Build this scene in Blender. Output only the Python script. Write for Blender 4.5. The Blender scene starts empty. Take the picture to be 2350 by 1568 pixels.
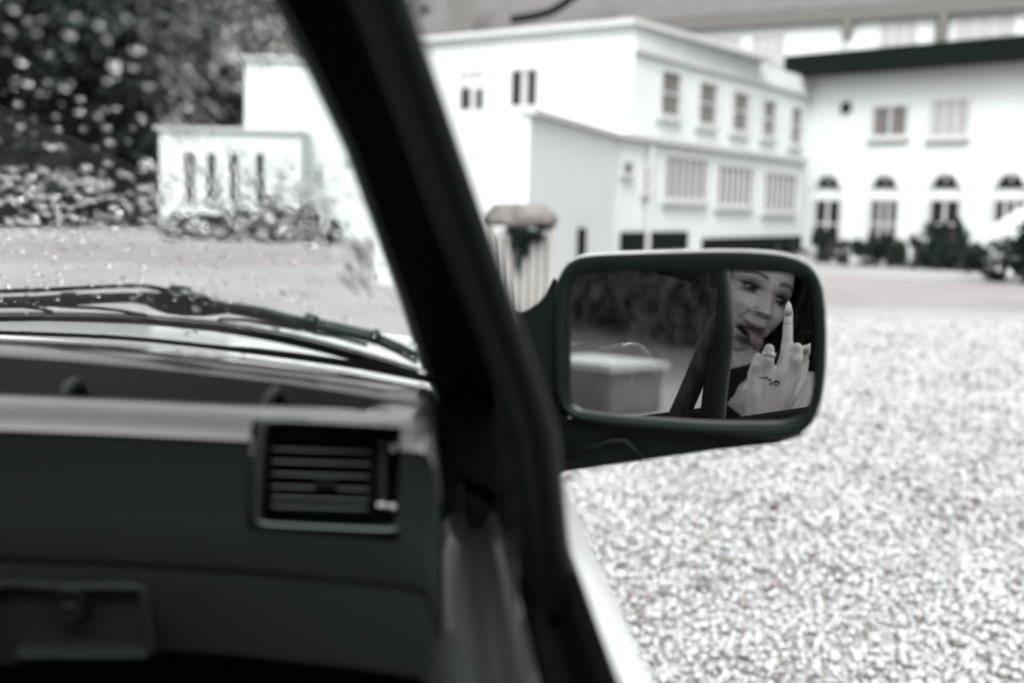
import bpy, bmesh, math, random
import numpy as np
from mathutils import Vector, Matrix, noise
R = math.radians
rng = np.random.default_rng(7)
random.seed(7)
S = bpy.context.scene
COL = S.collection

# ------------------------------------------------------------------ camera
FPX = 2611.0                                  # 40 mm lens in pixels of a 2350 px wide frame
CAM = Vector((0, 0, 1.15))
CM = Matrix.Rotation(R(-4.0), 3, 'Z') @ Matrix.Rotation(R(90 - 6.86), 3, 'X') @ Matrix.Rotation(R(1.5), 3, 'Z')
cd = bpy.data.cameras.new('camera')
cam = bpy.data.objects.new('camera', cd); COL.objects.link(cam)
cam.matrix_world = Matrix.Translation(CAM) @ CM.to_4x4()
cd.lens = 40; cd.sensor_width = 36; cd.clip_start = 0.02; cd.clip_end = 900
cd.dof.use_dof = True; cd.dof.focus_distance = 1.36; cd.dof.aperture_fstop = 3.4
S.camera = cam
# ------------------------------------------------------------------ sky and sun (overcast)
SUN_EL, SUN_AZ = R(50), R(192)
w = bpy.data.worlds.new('World'); S.world = w; w.use_nodes = True
nt = w.node_tree; nt.nodes.clear()
sk = nt.nodes.new('ShaderNodeTexSky'); sk.sky_type = 'NISHITA'; sk.sun_disc = False
sk.sun_elevation = SUN_EL; sk.sun_rotation = SUN_AZ; sk.air_density = 1.0; sk.dust_density = 6.0; sk.ozone_density = 1.0
hs = nt.nodes.new('ShaderNodeHueSaturation'); hs.inputs['Saturation'].default_value = 0.06
bg = nt.nodes.new('ShaderNodeBackground'); bg.inputs['Strength'].default_value = 0.15
wo = nt.nodes.new('ShaderNodeOutputWorld')
nt.links.new(sk.outputs[0], hs.inputs['Color']); nt.links.new(hs.outputs[0], bg.inputs['Color']); nt.links.new(bg.outputs[0], wo.inputs['Surface'])
sd = bpy.data.lights.new('sun', 'SUN'); sd.energy = 0.9; sd.angle = R(25); sd.color = (1, .985, .96)
so = bpy.data.objects.new('sun', sd); COL.objects.link(so)
sdir = Vector((math.sin(SUN_AZ) * math.cos(SUN_EL), math.cos(SUN_AZ) * math.cos(SUN_EL), math.sin(SUN_EL)))
so.rotation_euler = sdir.to_track_quat('Z', 'Y').to_euler()
S.view_settings.view_transform = 'Standard'; S.view_settings.look = 'None'
S.view_settings.exposure = 1.2; S.view_settings.gamma = 1.0; S.view_settings.use_curve_mapping = False
S.cycles.use_denoising = True
S.cycles.max_bounces = 12; S.cycles.transmission_bounces = 8; S.cycles.transparent_max_bounces = 16; S.cycles.glossy_bounces = 5
S.cycles.caustics_reflective = False; S.cycles.caustics_refractive = False

# ------------------------------------------------------------------ pixel rays -> points in the place
def D(px, py): return CM @ Vector(((px - 1175) / FPX, -(py - 784) / FPX, -1))
def P(px, py, d): return CAM + D(px, py) * d
def PZ(px, py, z): r = D(px, py); return CAM + r * ((z - CAM.z) / r.z)
def PX(px, py, x): r = D(px, py); return CAM + r * (x / r.x)
def PY(px, py, y): r = D(px, py); return CAM + r * (y / r.y)
def lerp(a, b, t): return a + (b - a) * t
def interp(x, xs, ys): return float(np.interp(x, xs, ys))

# ------------------------------------------------------------------ materials
MATS = {}
def mat(name, col, rough=.6, spec=.5, metal=0, vary=0, vscale=8, bump=0, bscale=60, attr=False, trans=0, ior=1.45, coat=0, col2=None, stretch=None):
    m = bpy.data.materials.new(name); m.use_nodes = True
    t = m.node_tree; b = t.nodes['Principled BSDF']
    b.inputs['Base Color'].default_value = (*col, 1); b.inputs['Roughness'].default_value = rough
    b.inputs['Specular IOR Level'].default_value = spec; b.inputs['Metallic'].default_value = metal
    b.inputs['Transmission Weight'].default_value = trans; b.inputs['IOR'].default_value = ior
    b.inputs['Coat Weight'].default_value = coat; b.inputs['Coat Roughness'].default_value = .08
    tc = t.nodes.new('ShaderNodeTexCoord'); src = tc.outputs['Object']
    if stretch:
        mp = t.nodes.new('ShaderNodeMapping'); mp.inputs['Scale'].default_value = stretch
        t.links.new(src, mp.inputs['Vector']); src = mp.outputs[0]
    if attr:
        a = t.nodes.new('ShaderNodeVertexColor'); a.layer_name = 'Col'
        t.links.new(a.outputs['Color'], b.inputs['Base Color'])
    elif vary:
        n = t.nodes.new('ShaderNodeTexNoise'); n.inputs['Scale'].default_value = vscale; n.inputs['Detail'].default_value = 8; n.inputs['Roughness'].default_value = .65
        t.links.new(src, n.inputs['Vector'])
        cr = t.nodes.new('ShaderNodeValToRGB'); cr.color_ramp.elements[0].position = .3; cr.color_ramp.elements[1].position = .72
        c2 = col2 or tuple(c * (1 - vary) for c in col)
        cr.color_ramp.elements[0].color = (*c2, 1); cr.color_ramp.elements[1].color = (*[min(1, c * (1 + vary * .35)) for c in col], 1)
        t.links.new(n.outputs['Fac'], cr.inputs[0]); t.links.new(cr.outputs[0], b.inputs['Base Color'])
    if bump:
        n = t.nodes.new('ShaderNodeTexNoise'); n.inputs['Scale'].default_value = bscale; n.inputs['Detail'].default_value = 4
        t.links.new(src, n.inputs['Vector'])
        bp = t.nodes.new('ShaderNodeBump'); bp.inputs['Strength'].default_value = bump; bp.inputs['Distance'].default_value = .002
        t.links.new(n.outputs['Fac'], bp.inputs['Height']); t.links.new(bp.outputs[0], b.inputs['Normal'])
    MATS[name] = m
    return m

mat('dash_lit_top', (.036, .037, .0355), rough=.30, spec=1.0, bump=.05, bscale=900, coat=1.0)  # dash plastic again, lightened where light falls on its top
mat('dash_plastic', (.0075, .0103, .0086), rough=.46, spec=.26, bump=.12, bscale=900)  # dash face, its shade put into the darker colour
mat('vent_plastic', (.013, .016, .014), rough=.32, spec=.6)
mat('black_trim', (.0016, .0027, .0021), rough=.65, spec=.07, bump=.2, bscale=700)
mat('black_rubber', (.0028, .0048, .0036), rough=.55, spec=.2)
mat('mirror_plastic', (.002, .0036, .0028), rough=.5, spec=.13, bump=.2, bscale=700)
mat('seal_rubber', (.055, .075, .063), rough=.38, spec=.5)
mat('tray_shade', (.0045, .0065, .0054), rough=.7, spec=.12)  # dash plastic again, darkened for the shade in the tray
mat('channel_felt', (.002, .003, .0025), rough=.95, spec=.03)
mat('door_vinyl', (.026, .031, .028), rough=.24, spec=.65, bump=.1, bscale=500)
mat('wiper_black', (.005, .0085, .0065), rough=.4, spec=.3, bump=.25, bscale=900)
mat('car_paint', (0.504, 0.532, 0.525), rough=.25, coat=.6)
mat('dark_metal', (.05, .055, .05), rough=.4, metal=.6)
mat('steel', (.75, .76, .76), rough=.25, metal=1)
mat('headliner', (.03, .032, .03), rough=.9, spec=.2)
mat('seat_cloth', (.03, .034, .032), rough=.95, spec=.1, vary=.4, vscale=90)
mat('plaster_white', (.54, .573, .568), rough=.85, spec=.2, vary=.06, vscale=1.2, bump=.2, bscale=30)
mat('plaster_trim', (0.429, 0.449, 0.447), rough=.8, spec=.2, vary=.05, vscale=2)
mat('frame_white', (0.432, 0.447, 0.444), rough=.5)
mat('window_pane', (.012, .014, .013), rough=.08, spec=.5)
mat('pale_pane', (0.336, 0.339, 0.336), rough=.3, vary=.2, vscale=5, stretch=(5, 5, .6))
mat('curtained_pane', (.15, .137, .13), rough=.25, spec=.5, vary=.35, vscale=6, stretch=(5, 5, .6))
mat('fascia_dark', (.005, .008, .006), rough=.8, spec=.1, vary=.3, vscale=4)
mat('roof_slate', (.105, .100, .097), rough=.85, vary=.22, vscale=1.6, bump=.3, bscale=12)
mat('gutter_grey', (0.102, 0.102, 0.093), rough=.6)
mat('chimney_render', (0.120, 0.117, 0.108), rough=.9, vary=.2, vscale=3)
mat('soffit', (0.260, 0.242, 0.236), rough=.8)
mat('wood_slat', (0.312, 0.300, 0.288), rough=.75, vary=.3, vscale=7, stretch=(6, 6, .7))
mat('moss_cap', (0.180, 0.165, 0.157), rough=.95, vary=.75, vscale=6)
mat('stone_block', (0.216, 0.222, 0.216), rough=.9, vary=.25, vscale=5)
mat('bark', (.07, .065, .058), rough=.95, vary=.5, vscale=6)
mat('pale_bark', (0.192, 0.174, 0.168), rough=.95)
mat('skin', (.5, .45, .43), rough=.42, spec=.4, attr=True)
mat('hair', (.007, .0072, .007), rough=.42, spec=.28, vary=.5, vscale=40)
mat('top_cloth', (.012, .014, .013), rough=.9, spec=.2)
mat('nail', (.72, .70, .69), rough=.15, coat=.5, attr=True)
mat('tattoo_ink', (.025, .03, .028), rough=.6)
mat('tongue', (.19, .145, .14), rough=.3)
mat('water', (1, 1, 1), rough=0, trans=1, ior=1.33)
mat('rivet_white', (0.595, 0.602, 0.602), rough=.3)
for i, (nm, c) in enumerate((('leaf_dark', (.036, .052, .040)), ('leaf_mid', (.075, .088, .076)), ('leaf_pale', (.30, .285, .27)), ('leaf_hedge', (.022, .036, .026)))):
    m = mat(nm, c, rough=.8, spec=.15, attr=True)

def glass_mat():
    m = bpy.data.materials.new('windscreen_glass'); m.use_nodes = True; t = m.node_tree; t.nodes.clear()
    o = t.nodes.new('ShaderNodeOutputMaterial'); mx = t.nodes.new('ShaderNodeMixShader'); lw = t.nodes.new('ShaderNodeLayerWeight'); lw.inputs[0].default_value = .5
    pw = t.nodes.new('ShaderNodeMath'); pw.operation = 'POWER'; pw.inputs[1].default_value = 5; t.links.new(lw.outputs['Facing'], pw.inputs[0])
    f = t.nodes.new('ShaderNodeMath'); f.operation = 'MULTIPLY_ADD'; f.inputs[1].default_value = .9; f.inputs[2].default_value = .06; t.links.new(pw.outputs[0], f.inputs[0])
    a = t.nodes.new('ShaderNodeBsdfTransparent'); a.inputs[0].default_value = (.93, .95, .94, 1); g = t.nodes.new('ShaderNodeBsdfGlossy'); g.inputs['Roughness'].default_value = .0
    t.links.new(f.outputs[0], mx.inputs[0]); t.links.new(a.outputs[0], mx.inputs[1]); t.links.new(g.outputs[0], mx.inputs[2]); t.links.new(mx.outputs[0], o.inputs[0])
    MATS['glass'] = m
glass_mat()
def wet_mat():
    m = bpy.data.materials.new('wet_side_glass'); m.use_nodes = True; t = m.node_tree; t.nodes.clear()
    o = t.nodes.new('ShaderNodeOutputMaterial'); m1 = t.nodes.new('ShaderNodeMixShader'); m2 = t.nodes.new('ShaderNodeMixShader')
    a = t.nodes.new('ShaderNodeBsdfTransparent'); a.inputs[0].default_value = (.28, .30, .29, 1); g = t.nodes.new('ShaderNodeBsdfGlossy'); g.inputs['Roughness'].default_value = .015
    d = t.nodes.new('ShaderNodeBsdfDiffuse'); d.inputs[0].default_value = (.5, .48, .47, 1)
    tc = t.nodes.new('ShaderNodeTexCoord'); n = t.nodes.new('ShaderNodeTexNoise'); n.inputs['Scale'].default_value = 45; n.inputs['Detail'].default_value = 6
    cr = t.nodes.new('ShaderNodeMapRange'); cr.inputs[1].default_value = .42; cr.inputs[2].default_value = .75; cr.inputs[3].default_value = .01; cr.inputs[4].default_value = .07
    t.links.new(tc.outputs['Object'], n.inputs['Vector']); t.links.new(n.outputs['Fac'], cr.inputs[0])
    v = t.nodes.new('ShaderNodeTexVoronoi'); v.inputs['Scale'].default_value = 190; t.links.new(tc.outputs['Object'], v.inputs['Vector'])
    bp = t.nodes.new('ShaderNodeBump'); bp.inputs['Strength'].default_value = .05; bp.inputs['Distance'].default_value = .001; t.links.new(v.outputs['Distance'], bp.inputs['Height'])
    m1.inputs[0].default_value = .6; t.links.new(a.outputs[0], m1.inputs[1]); t.links.new(g.outputs[0], m1.inputs[2])
    t.links.new(cr.outputs[0], m2.inputs[0]); t.links.new(m1.outputs[0], m2.inputs[1]); t.links.new(d.outputs[0], m2.inputs[2]); t.links.new(m2.outputs[0], o.inputs[0]); MATS['wet_glass'] = m
wet_mat()
def mirror_mat():
    m = bpy.data.materials.new('mirror_silver'); m.use_nodes = True; t = m.node_tree; t.nodes.clear()
    o = t.nodes.new('ShaderNodeOutputMaterial'); g = t.nodes.new('ShaderNodeBsdfGlossy'); g.inputs['Roughness'].default_value = 0; g.inputs['Color'].default_value = (.9, .92, .91, 1)
    t.links.new(g.outputs[0], o.inputs[0]); MATS['mirror'] = m
mirror_mat()
def ground_mat():
    m = bpy.data.materials.new('gravel_sheet'); m.use_nodes = True; t = m.node_tree; b = t.nodes['Principled BSDF']; b.inputs['Roughness'].default_value = .8
    tc = t.nodes.new('ShaderNodeTexCoord')
    v = t.nodes.new('ShaderNodeTexVoronoi'); v.inputs['Scale'].default_value = 42
    n = t.nodes.new('ShaderNodeTexNoise'); n.inputs['Scale'].default_value = .35; n.inputs['Detail'].default_value = 6
    t.links.new(tc.outputs['Object'], v.inputs['Vector']); t.links.new(tc.outputs['Object'], n.inputs['Vector'])
    bw = t.nodes.new('ShaderNodeRGBToBW'); t.links.new(v.outputs['Color'], bw.inputs[0])
    cr = t.nodes.new('ShaderNodeValToRGB'); e = cr.color_ramp.elements
    e[0].position = .08; e[0].color = (.13, .12, .113, 1); e[1].position = .5; e[1].color = (.335, .35, .345, 1)
    t.links.new(bw.outputs[0], cr.inputs[0])
    c2 = t.nodes.new('ShaderNodeValToRGB'); e = c2.color_ramp.elements; e[0].position = .35; e[0].color = (.80, .78, .77, 1); e[1].position = .65; e[1].color = (1, 1, 1, 1)
    t.links.new(n.outputs['Fac'], c2.inputs[0])
    mx = t.nodes.new('ShaderNodeMix'); mx.data_type = 'RGBA'; mx.blend_type = 'MULTIPLY'; mx.inputs[0].default_value = 1
    t.links.new(cr.outputs[0], mx.inputs[6]); t.links.new(c2.outputs[0], mx.inputs[7]); t.links.new(mx.outputs[2], b.inputs['Base Color'])
    bp = t.nodes.new('ShaderNodeBump'); bp.inputs['Strength'].default_value = .8; bp.inputs['Distance'].default_value = .01
    t.links.new(v.outputs['Distance'], bp.inputs['Height']); t.links.new(bp.outputs[0], b.inputs['Normal']); MATS['gravel_sheet'] = m
ground_mat()
mat('gravel_stone', (.6, .6, .6), rough=.7, attr=True)
mat('path_sheet', (0.240, 0.225, 0.219), rough=.8, vary=.2, vscale=.6)

for n_ in ('dash_plastic', 'black_trim', 'black_rubber', 'seal_rubber', 'wiper_black', 'mirror_plastic', 'door_vinyl', 'vent_plastic', 'fascia_dark'):
    MATS[n_].node_tree.nodes['Principled BSDF'].inputs['Specular Tint'].default_value = (.80, 1, .90, 1)     # dark green-black plastics
# ------------------------------------------------------------------ object helpers
ORG = {}
def empty(name, loc, label, cat, group=None):
    o = bpy.data.objects.new(name, None); COL.objects.link(o); o.location = loc; ORG[o.name] = Vector(loc)
    o['label'] = label; o['category'] = cat
    if group: o['group'] = group
    return o
def mk(name, verts, faces, m, parent=None, smooth=False, label=None, cat=None, group=None, kind=None, colors=None, auto=None):
    v = np.array([tuple(x) for x in verts], dtype=np.float64)
    c = (v.min(0) + v.max(0)) / 2
    me = bpy.data.meshes.new(name); me.from_pydata((v - c).tolist(), [], [list(f) for f in faces]); 
    if isinstance(m, str): m = MATS[m]
    if m: me.materials.append(m)
    if smooth:
        me.shade_smooth()
        if auto: 
            me.set_sharp_from_angle(angle=R(auto))
    if colors is not None:
        a = me.color_attributes.new('Col', 'FLOAT_COLOR', 'POINT'); cc = np.ones((len(v), 4)); cc[:, :3] = colors; a.data.foreach_set('color', cc.ravel())
    me.update()
    o = bpy.data.objects.new(name, me); COL.objects.link(o)
    po = ORG[parent.name] if parent else Vector((0, 0, 0))
    o.location = Vector(c) - po; ORG[o.name] = Vector(c)
    if parent: o.parent = parent
    for k, val in (('label', label), ('category', cat), ('group', group), ('kind', kind)):
        if val: o[k] = val
    return o
class MB:
    """collects shapes for one mesh"""
    def __init__(s): s.v = []; s.f = []; s.c = []
    def add(s, vs, fs, col=None):
        n = len(s.v); s.v += [Vector(x) for x in vs]; s.f += [[i + n for i in f] for f in fs]
        s.c += [col or (.5, .5, .5)] * len(vs); return s
    def box(s, a, b):
        a, b = Vector(a), Vector(b); x0, y0, z0 = [min(a[i], b[i]) for i in range(3)]; x1, y1, z1 = [max(a[i], b[i]) for i in range(3)]
        return s.add([(x0, y0, z0), (x1, y0, z0), (x1, y1, z0), (x0, y1, z0), (x0, y0, z1), (x1, y0, z1), (x1, y1, z1), (x0, y1, z1)],
                     [(3, 2, 1, 0), (4, 5, 6, 7), (0, 1, 5, 4), (1, 2, 6, 5), (2, 3, 7, 6), (3, 0, 4, 7)])
    def hexa(s, p):   # 8 points: bottom 4, top 4
        return s.add(p, [(3, 2, 1, 0), (4, 5, 6, 7), (0, 1, 5, 4), (1, 2, 6, 5), (2, 3, 7, 6), (3, 0, 4, 7)])
    def loft(s, rings, closed=True, caps=True):
        n = len(rings[0]); vs = [p for r in rings for p in r]; fs = []
        for i in range(len(rings) - 1):
            for j in range(n if closed else n - 1):
                k = (j + 1) % n; fs.append((i * n + j, i * n + k, (i + 1) * n + k, (i + 1) * n + j))
        if caps and closed: fs += [tuple(range(n))[::-1], tuple(range((len(rings) - 1) * n, len(rings) * n))]
        return s.add(vs, fs)
    def tube(s, pts, rad, n=8):
        pts = [Vector(p) for p in pts]; rad = rad if hasattr(rad, '__len__') else [rad] * len(pts); rings = []
        up = Vector((.12, .33, .93))
        for i, p in enumerate(pts):
            t = (pts[min(i + 1, len(pts) - 1)] - pts[max(i - 1, 0)]).normalized()
            a = t.cross(up); a = a.normalized() if a.length > 1e-3 else t.orthogonal().normalized(); b = t.cross(a)
            rings.append([p + (a * math.cos(q) + b * math.sin(q)) * rad[i] for q in [2 * math.pi * k / n for k in range(n)]])
        return s.loft(rings)
    def ball(s, c, r, n=12, m=8):
        c = Vector(c); r = r if hasattr(r, '__len__') else (r, r, r); vs = [c + Vector((0, 0, r[2]))]; fs = []
        for i in range(1, m):
            a = math.pi * i / m
            for j in range(n):
                b = 2 * math.pi * j / n; vs.append(c + Vector((r[0] * math.sin(a) * math.cos(b), r[1] * math.sin(a) * math.sin(b), r[2] * math.cos(a))))
        vs.append(c - Vector((0, 0, r[2])))
        for j in range(n): fs.append((0, 1 + j, 1 + (j + 1) % n))
        for i in range(m - 2):
            for j in range(n): k = (j + 1) % n; fs.append((1 + i * n + j, 1 + (i + 1) * n + j, 1 + (i + 1) * n + k, 1 + i * n + k))
        for j in range(n): fs.append((len(vs) - 1, 1 + (m - 2) * n + (j + 1) % n, 1 + (m - 2) * n + j))
        return s.add(vs, fs)
    def build(s, name, m, parent=None, **k): return mk(name, s.v, s.f, m, parent, **k)
def catmull(pts, closed=True, sub=5):
    pts = [np.array(p, float) for p in pts]; n = len(pts); out = []
    for i in range(n if closed else n - 1):
        g = lambda j: pts[j % n] if closed else pts[max(0, min(n - 1, j))]
        p0, p1, p2, p3 = g(i - 1), g(i), g(i + 1), g(i + 2)
        for k in range(sub):
            t = k / sub; out.append(.5 * ((2 * p1) + (p2 - p0) * t + (2 * p0 - 5 * p1 + 4 * p2 - p3) * t * t + (3 * p1 - p0 - 3 * p2 + p3) * t ** 3))
    if not closed: out.append(pts[-1])
    return out
def bevel(o, wd, seg=2):
    b = o.modifiers.new('bevel', 'BEVEL'); b.width = wd; b.segments = seg; b.limit_method = 'ANGLE'; b.angle_limit = R(35)
    return o
def fixn(o):
    bm = bmesh.new(); bm.from_mesh(o.data); bmesh.ops.recalc_face_normals(bm, faces=bm.faces); bm.to_mesh(o.data); bm.free(); return o

# ================================================================== THE GROUND
def sheet(name, x0, x1, y0, y1, z, m, n=1, **k):
    vs = [(lerp(x0, x1, i / n), lerp(y0, y1, j / n), z) for j in range(n + 1) for i in range(n + 1)]
    fs = [(j * (n + 1) + i, j * (n + 1) + i + 1, (j + 1) * (n + 1) + i + 1, (j + 1) * (n + 1) + i) for j in range(n) for i in range(n)]
    return mk(name, vs, fs, m, **k)
sheet('gravel_ground', -300, 300, -300, 300, 0, 'gravel_sheet', kind='structure')
a, b = PZ(-900, 585, .004), PZ(760, 612, .004); c, d = PZ(760, 570, .004), PZ(-900, 522, .004)
mk('path', [a, b, c, d], [(0, 1, 2, 3)], 'path_sheet', kind='structure')
a, b = PZ(1890, 700, .004), PZ(2500, 720, .004); c, d = PZ(2500, 655, .004), PZ(1890, 632, .004)
mk('path', [a, b, c, d], [(0, 1, 2, 3)], 'path_sheet', kind='structure')
def gravel():
    N = 70000
    y = 1.0 + 11 * rng.random(N * 3) ** 1.7; x = .16 + rng.random(N * 3) * 6.5
    keep = x < y * .62 + .4; x, y = x[keep][:N], y[keep][:N]; N = len(x)
    s = (.008 + .013 * rng.random(N) ** 1.5) * np.clip(.8 + y * .05, .8, 1.4)
    base = np.array([(1, 0, 0), (0, 1, 0), (-1, 0, 0), (0, -1, 0), (0, 0, 1), (0, 0, -1)], float)
    tri = np.array([(0, 1, 4), (1, 2, 4), (2, 3, 4), (3, 0, 4), (1, 0, 5), (2, 1, 5), (3, 2, 5), (0, 3, 5)])
    ang = rng.random(N) * 6.28; ca, sa = np.cos(ang), np.sin(ang)
    V = np.repeat(base[None], N, 0) * (s[:, None, None] * (.7 + .6 * rng.random((N, 6, 1)))); V[:, :, 2] *= .75
    X = V[:, :, 0] * ca[:, None] - V[:, :, 1] * sa[:, None]; Y = V[:, :, 0] * sa[:, None] + V[:, :, 1] * ca[:, None]
    V[:, :, 0] = X + x[:, None]; V[:, :, 1] = Y + y[:, None]; V[:, :, 2] += (s * (.2 + .9 * rng.random(N)))[:, None]
    F = (tri[None] + 6 * np.arange(N)[:, None, None]).reshape(-1)
    me = bpy.data.meshes.new('gravel'); me.vertices.add(N * 6); me.vertices.foreach_set('co', V.ravel())
    me.loops.add(len(F)); me.loops.foreach_set('vertex_index', F); nf = len(F) // 3
    me.polygons.add(nf); me.polygons.foreach_set('loop_start', np.arange(nf) * 3); me.update(calc_edges=True)
    cl_n = np.array([noise.noise((xx * 2.6, yy * 2.6, 1.7)) + .6 * noise.noise((xx * 9, yy * 9, 4.1)) for xx, yy in zip(x, y)])
    g = rng.random(N) - np.clip(cl_n, -.3, .8) * .42; tone = np.where(g < .14,     .10 + .11 * rng.random(N), .30 + .12 * rng.random(N))
    tint = np.where(tone[:, None] < .25, np.array([1.06, .97, .93]), np.array([.97, 1.0, .99])); cc = np.ones((N, 6, 4)); cc[:, :, :3] = (tone[:, None] * tint)[:, None, :]
    a = me.color_attributes.new('Col', 'FLOAT_COLOR', 'POINT'); a.data.foreach_set('color', cc.ravel())
    me.materials.append(MATS['gravel_stone']); o = bpy.data.objects.new('gravel', me); COL.objects.link(o)
    o['kind'] = 'stuff'; o['label'] = 'loose white and grey gravel stones beside the car'
gravel()

# ================================================================== BUILDINGS
class Wall:
    """a vertical wall face between two ground points; px -> (s, z) on it"""
    def __init__(s, p, q):
        s.p, s.q = Vector((p.x, p.y, 0)), Vector((q.x, q.y, 0)); s.u = (s.q - s.p).normalized(); s.L = (s.q - s.p).length
        s.n = Vector((s.u.y, -s.u.x, 0))
        if s.n.dot(Vector((CAM.x, CAM.y, 0)) - s.p) < 0: s.n = -s.n
    def sz(s, px, py):
        r = D(px, py); t = (s.p - CAM).dot(s.n) / r.dot(s.n); h = CAM + r * t; return (h - s.p).dot(s.u), h.z
    def pt(s, a, z, o=0): return s.p + s.u * a + s.n * o + Vector((0, 0, z))
    def slab(s, mb, a0, a1, z0, z1, o0, o1):
        return mb.hexa([s.pt(a0, z0, o0), s.pt(a1, z0, o0), s.pt(a1, z0, o1), s.pt(a0, z0, o1), s.pt(a0, z1, o0), s.pt(a1, z1, o0), s.pt(a1, z1, o1), s.pt(a0, z1, o1)])
def prism(name, pts, z0, z1, m, parent, **k):
    n = len(pts); mb = MB(); mb.loft([[Vector((p.x, p.y, z0)) for p in pts], [Vector((p.x, p.y, z1)) for p in pts]])
    return fixn(mb.build(name, m, parent, **k))
def window(par, wl, x0, x1, y0, y1, pm='window_pane', mull=1, rails=0, fw=.07, label=None):
    a0, z1 = wl.sz(x0, y0); a1, _ = wl.sz(x1, y0); _, z0 = wl.sz((x0 + x1) / 2, y1); _, z1 = wl.sz((x0 + x1) / 2, y0)
    mb = MB(); fw = min(fw, abs(a1 - a0) * .12)
    wl.slab(mb, a0 - fw, a0, z0 - fw, z1 + fw, .005, .07); wl.slab(mb, a1, a1 + fw, z0 - fw, z1 + fw, .005, .07)
    wl.slab(mb, a0, a1, z1, z1 + fw, .006, .068); wl.slab(mb, a0, a1, z0 - fw, z0, .006, .068)
    for k in range(mull):
        m_ = lerp(a0, a1, (k + 1) / (mull + 1)); wl.slab(mb, m_ - fw * .4, m_ + fw * .4, z0, z1, .007, .055)
    for k in range(rails):
        m_ = lerp(z0, z1, (k + 1) / (rails + 1)); wl.slab(mb, a0, a1, m_ - fw * .3, m_ + fw * .3, .008, .05)
    f = fixn(mb.build('window', 'frame_white', par, label=label))
    pb = MB(); wl.slab(pb, a0, a1, z0, z1, .004, .02); fixn(pb.build('pane', pm, f))
    sb = MB(); wl.slab(sb, a0 - fw * 1.6, a1 + fw * 1.6, z0 - fw * 1.9, z0 - fw * 1.01, .004, .12); fixn(sb.build('sill', 'plaster_trim', f))
    return f

# --- two-storey annex
Cn, Lf, Rt = P(1440, 480, 21.4), P(930, 480, 24.8), P(1848, 480, 29.2)
back = Lf + (Rt - Cn)
ann = empty('annex_building', (Cn.x, Cn.y, 0), 'white flat-topped two-storey annex building with a row of upper windows', 'building')
ZT = 4.50
prism('upper_wall', [Cn, Rt, back, Lf], 2.38, ZT, 'plaster_white', ann)
wl, wr = Wall(Lf, Cn), Wall(Cn, Rt)
mb = MB(); e = .18
wl.slab(mb, -.1, wl.L + .1, ZT, ZT + .10, -6, e); fixn(mb.build('roof', 'plaster_trim', ann))
mb = MB(); wr.slab(mb, 0, wr.L - .1, 4.02, 4.12, .002, .10); fixn(mb.build('string_course', 'plaster_trim', ann))
Q0, Q1 = P(1415, 480, 20.35), P(1842, 480, 28.6)                       # lower storey of the long side, stands proud of the upper
lo = Wall(Q0, Q1); bq = lo.n * -5
prism('lower_wall', [Q0, Q1, Q1 + bq, Q0 + bq], 0, 2.372, 'plaster_white', ann)
mb = MB(); lo.slab(mb, -.05, lo.L - .05, 2.376, 2.47, -1.2, .14); fixn(mb.build('ledge', 'plaster_trim', ann))
K0, K1, K2 = P(1210, 480, 15.5), P(860, 480, 15.7), P(1412, 480, 20.3)
pb_ = [K0, K2, P(1330, 480, 24), P(900, 480, 22)]
prism('front_block_wall', [K1, K0, K2, P(1380, 480, 22.5), P(880, 480, 21)], 0, 2.36, 'plaster_white', ann)
kr, kl = Wall(K0, K2), Wall(K1, K0)
mb = MB(); kr.slab(mb, -.06, kr.L - .02, 2.364, 2.44, -.4, .10); fixn(mb.build('cornice', 'plaster_trim', ann))
window(ann, wl, 1061, 1113, 168, 253, 'frame_white', 1, 1); 
for x0, x1, y0, y1 in ((1065, 1081, 203, 250), (1098, 1112, 206, 251)):
    a0, z1 = wl.sz(x0, y0); a1, z0 = wl.sz(x1, y1); pb = MB(); wl.slab(pb, a0, a1, z0, z1, .03, .075); fixn(pb.build('pane', 'window_pane', ann))
window(ann, wl, 1179, 1236, 162, 243, 'frame_white', 1)
for x0, x1, y0, y1 in ((1182, 1197, 166, 241), (1217, 1232, 164, 241)):
    a0, z1 = wl.sz(x0, y0); a1, z0 = wl.sz(x1, y1); pb = MB(); wl.slab(pb, a0, a1, z0, z1, .03, .075); fixn(pb.build('pane', 'window_pane', ann))
for i, (x0, x1, y0, y1) in enumerate(((1515, 1558, 168, 264), (1602, 1641, 194, 284), (1680, 1714, 216, 300), (1749, 1777, 234, 312), (1813, 1837, 250, 330))):
    window(ann, wr, x0, x1, y0, y1, ('curtained_pane', 'curtained_pane', 'curtained_pane')[i % 3], 0 if i else 0, 1)
for x0, x1, y0, y1 in ((1525, 1618, 364, 455), (1645, 1724, 385, 468), (1752, 1824, 402, 482)):
    window(ann, lo, x0, x1, y0, y1, 'curtained_pane', 5)
window(ann, lo, 1427, 1446, 375, 398, 'window_pane', 0); window(ann, lo, 1475, 1494, 388, 440, 'curtained_pane', 0, 1)
for x0, x1, y0, y1 in ((1404, 1574, 533, 570), (1610, 1835, 547, 584)):
    a0, z1 = lo.sz(max(x0, 1422), y0); a1, _ = lo.sz(x1, y0); _, z0 = lo.sz(x0, y1 + 10); pb = MB(); lo.slab(pb, a0, a1, max(.05, z0), z1, .01, .06); fixn(pb.build('basement_opening', 'fascia_dark', ann))
a0, z1 = kr.sz(1325, 524); a1, _ = kr.sz(1340, 524); pb = MB(); kr.slab(pb, a0, a1, .05, z1, .01, .05); fixn(pb.build('side_door', 'fascia_dark', ann))
a0, z1 = lo.sz(1482, 440); pb = MB(); pb.tube([lo.pt(a0, .05, .08), lo.pt(a0, 2.3, .08)], .05); pb.build('drainpipe', 'plaster_trim', ann)

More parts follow.
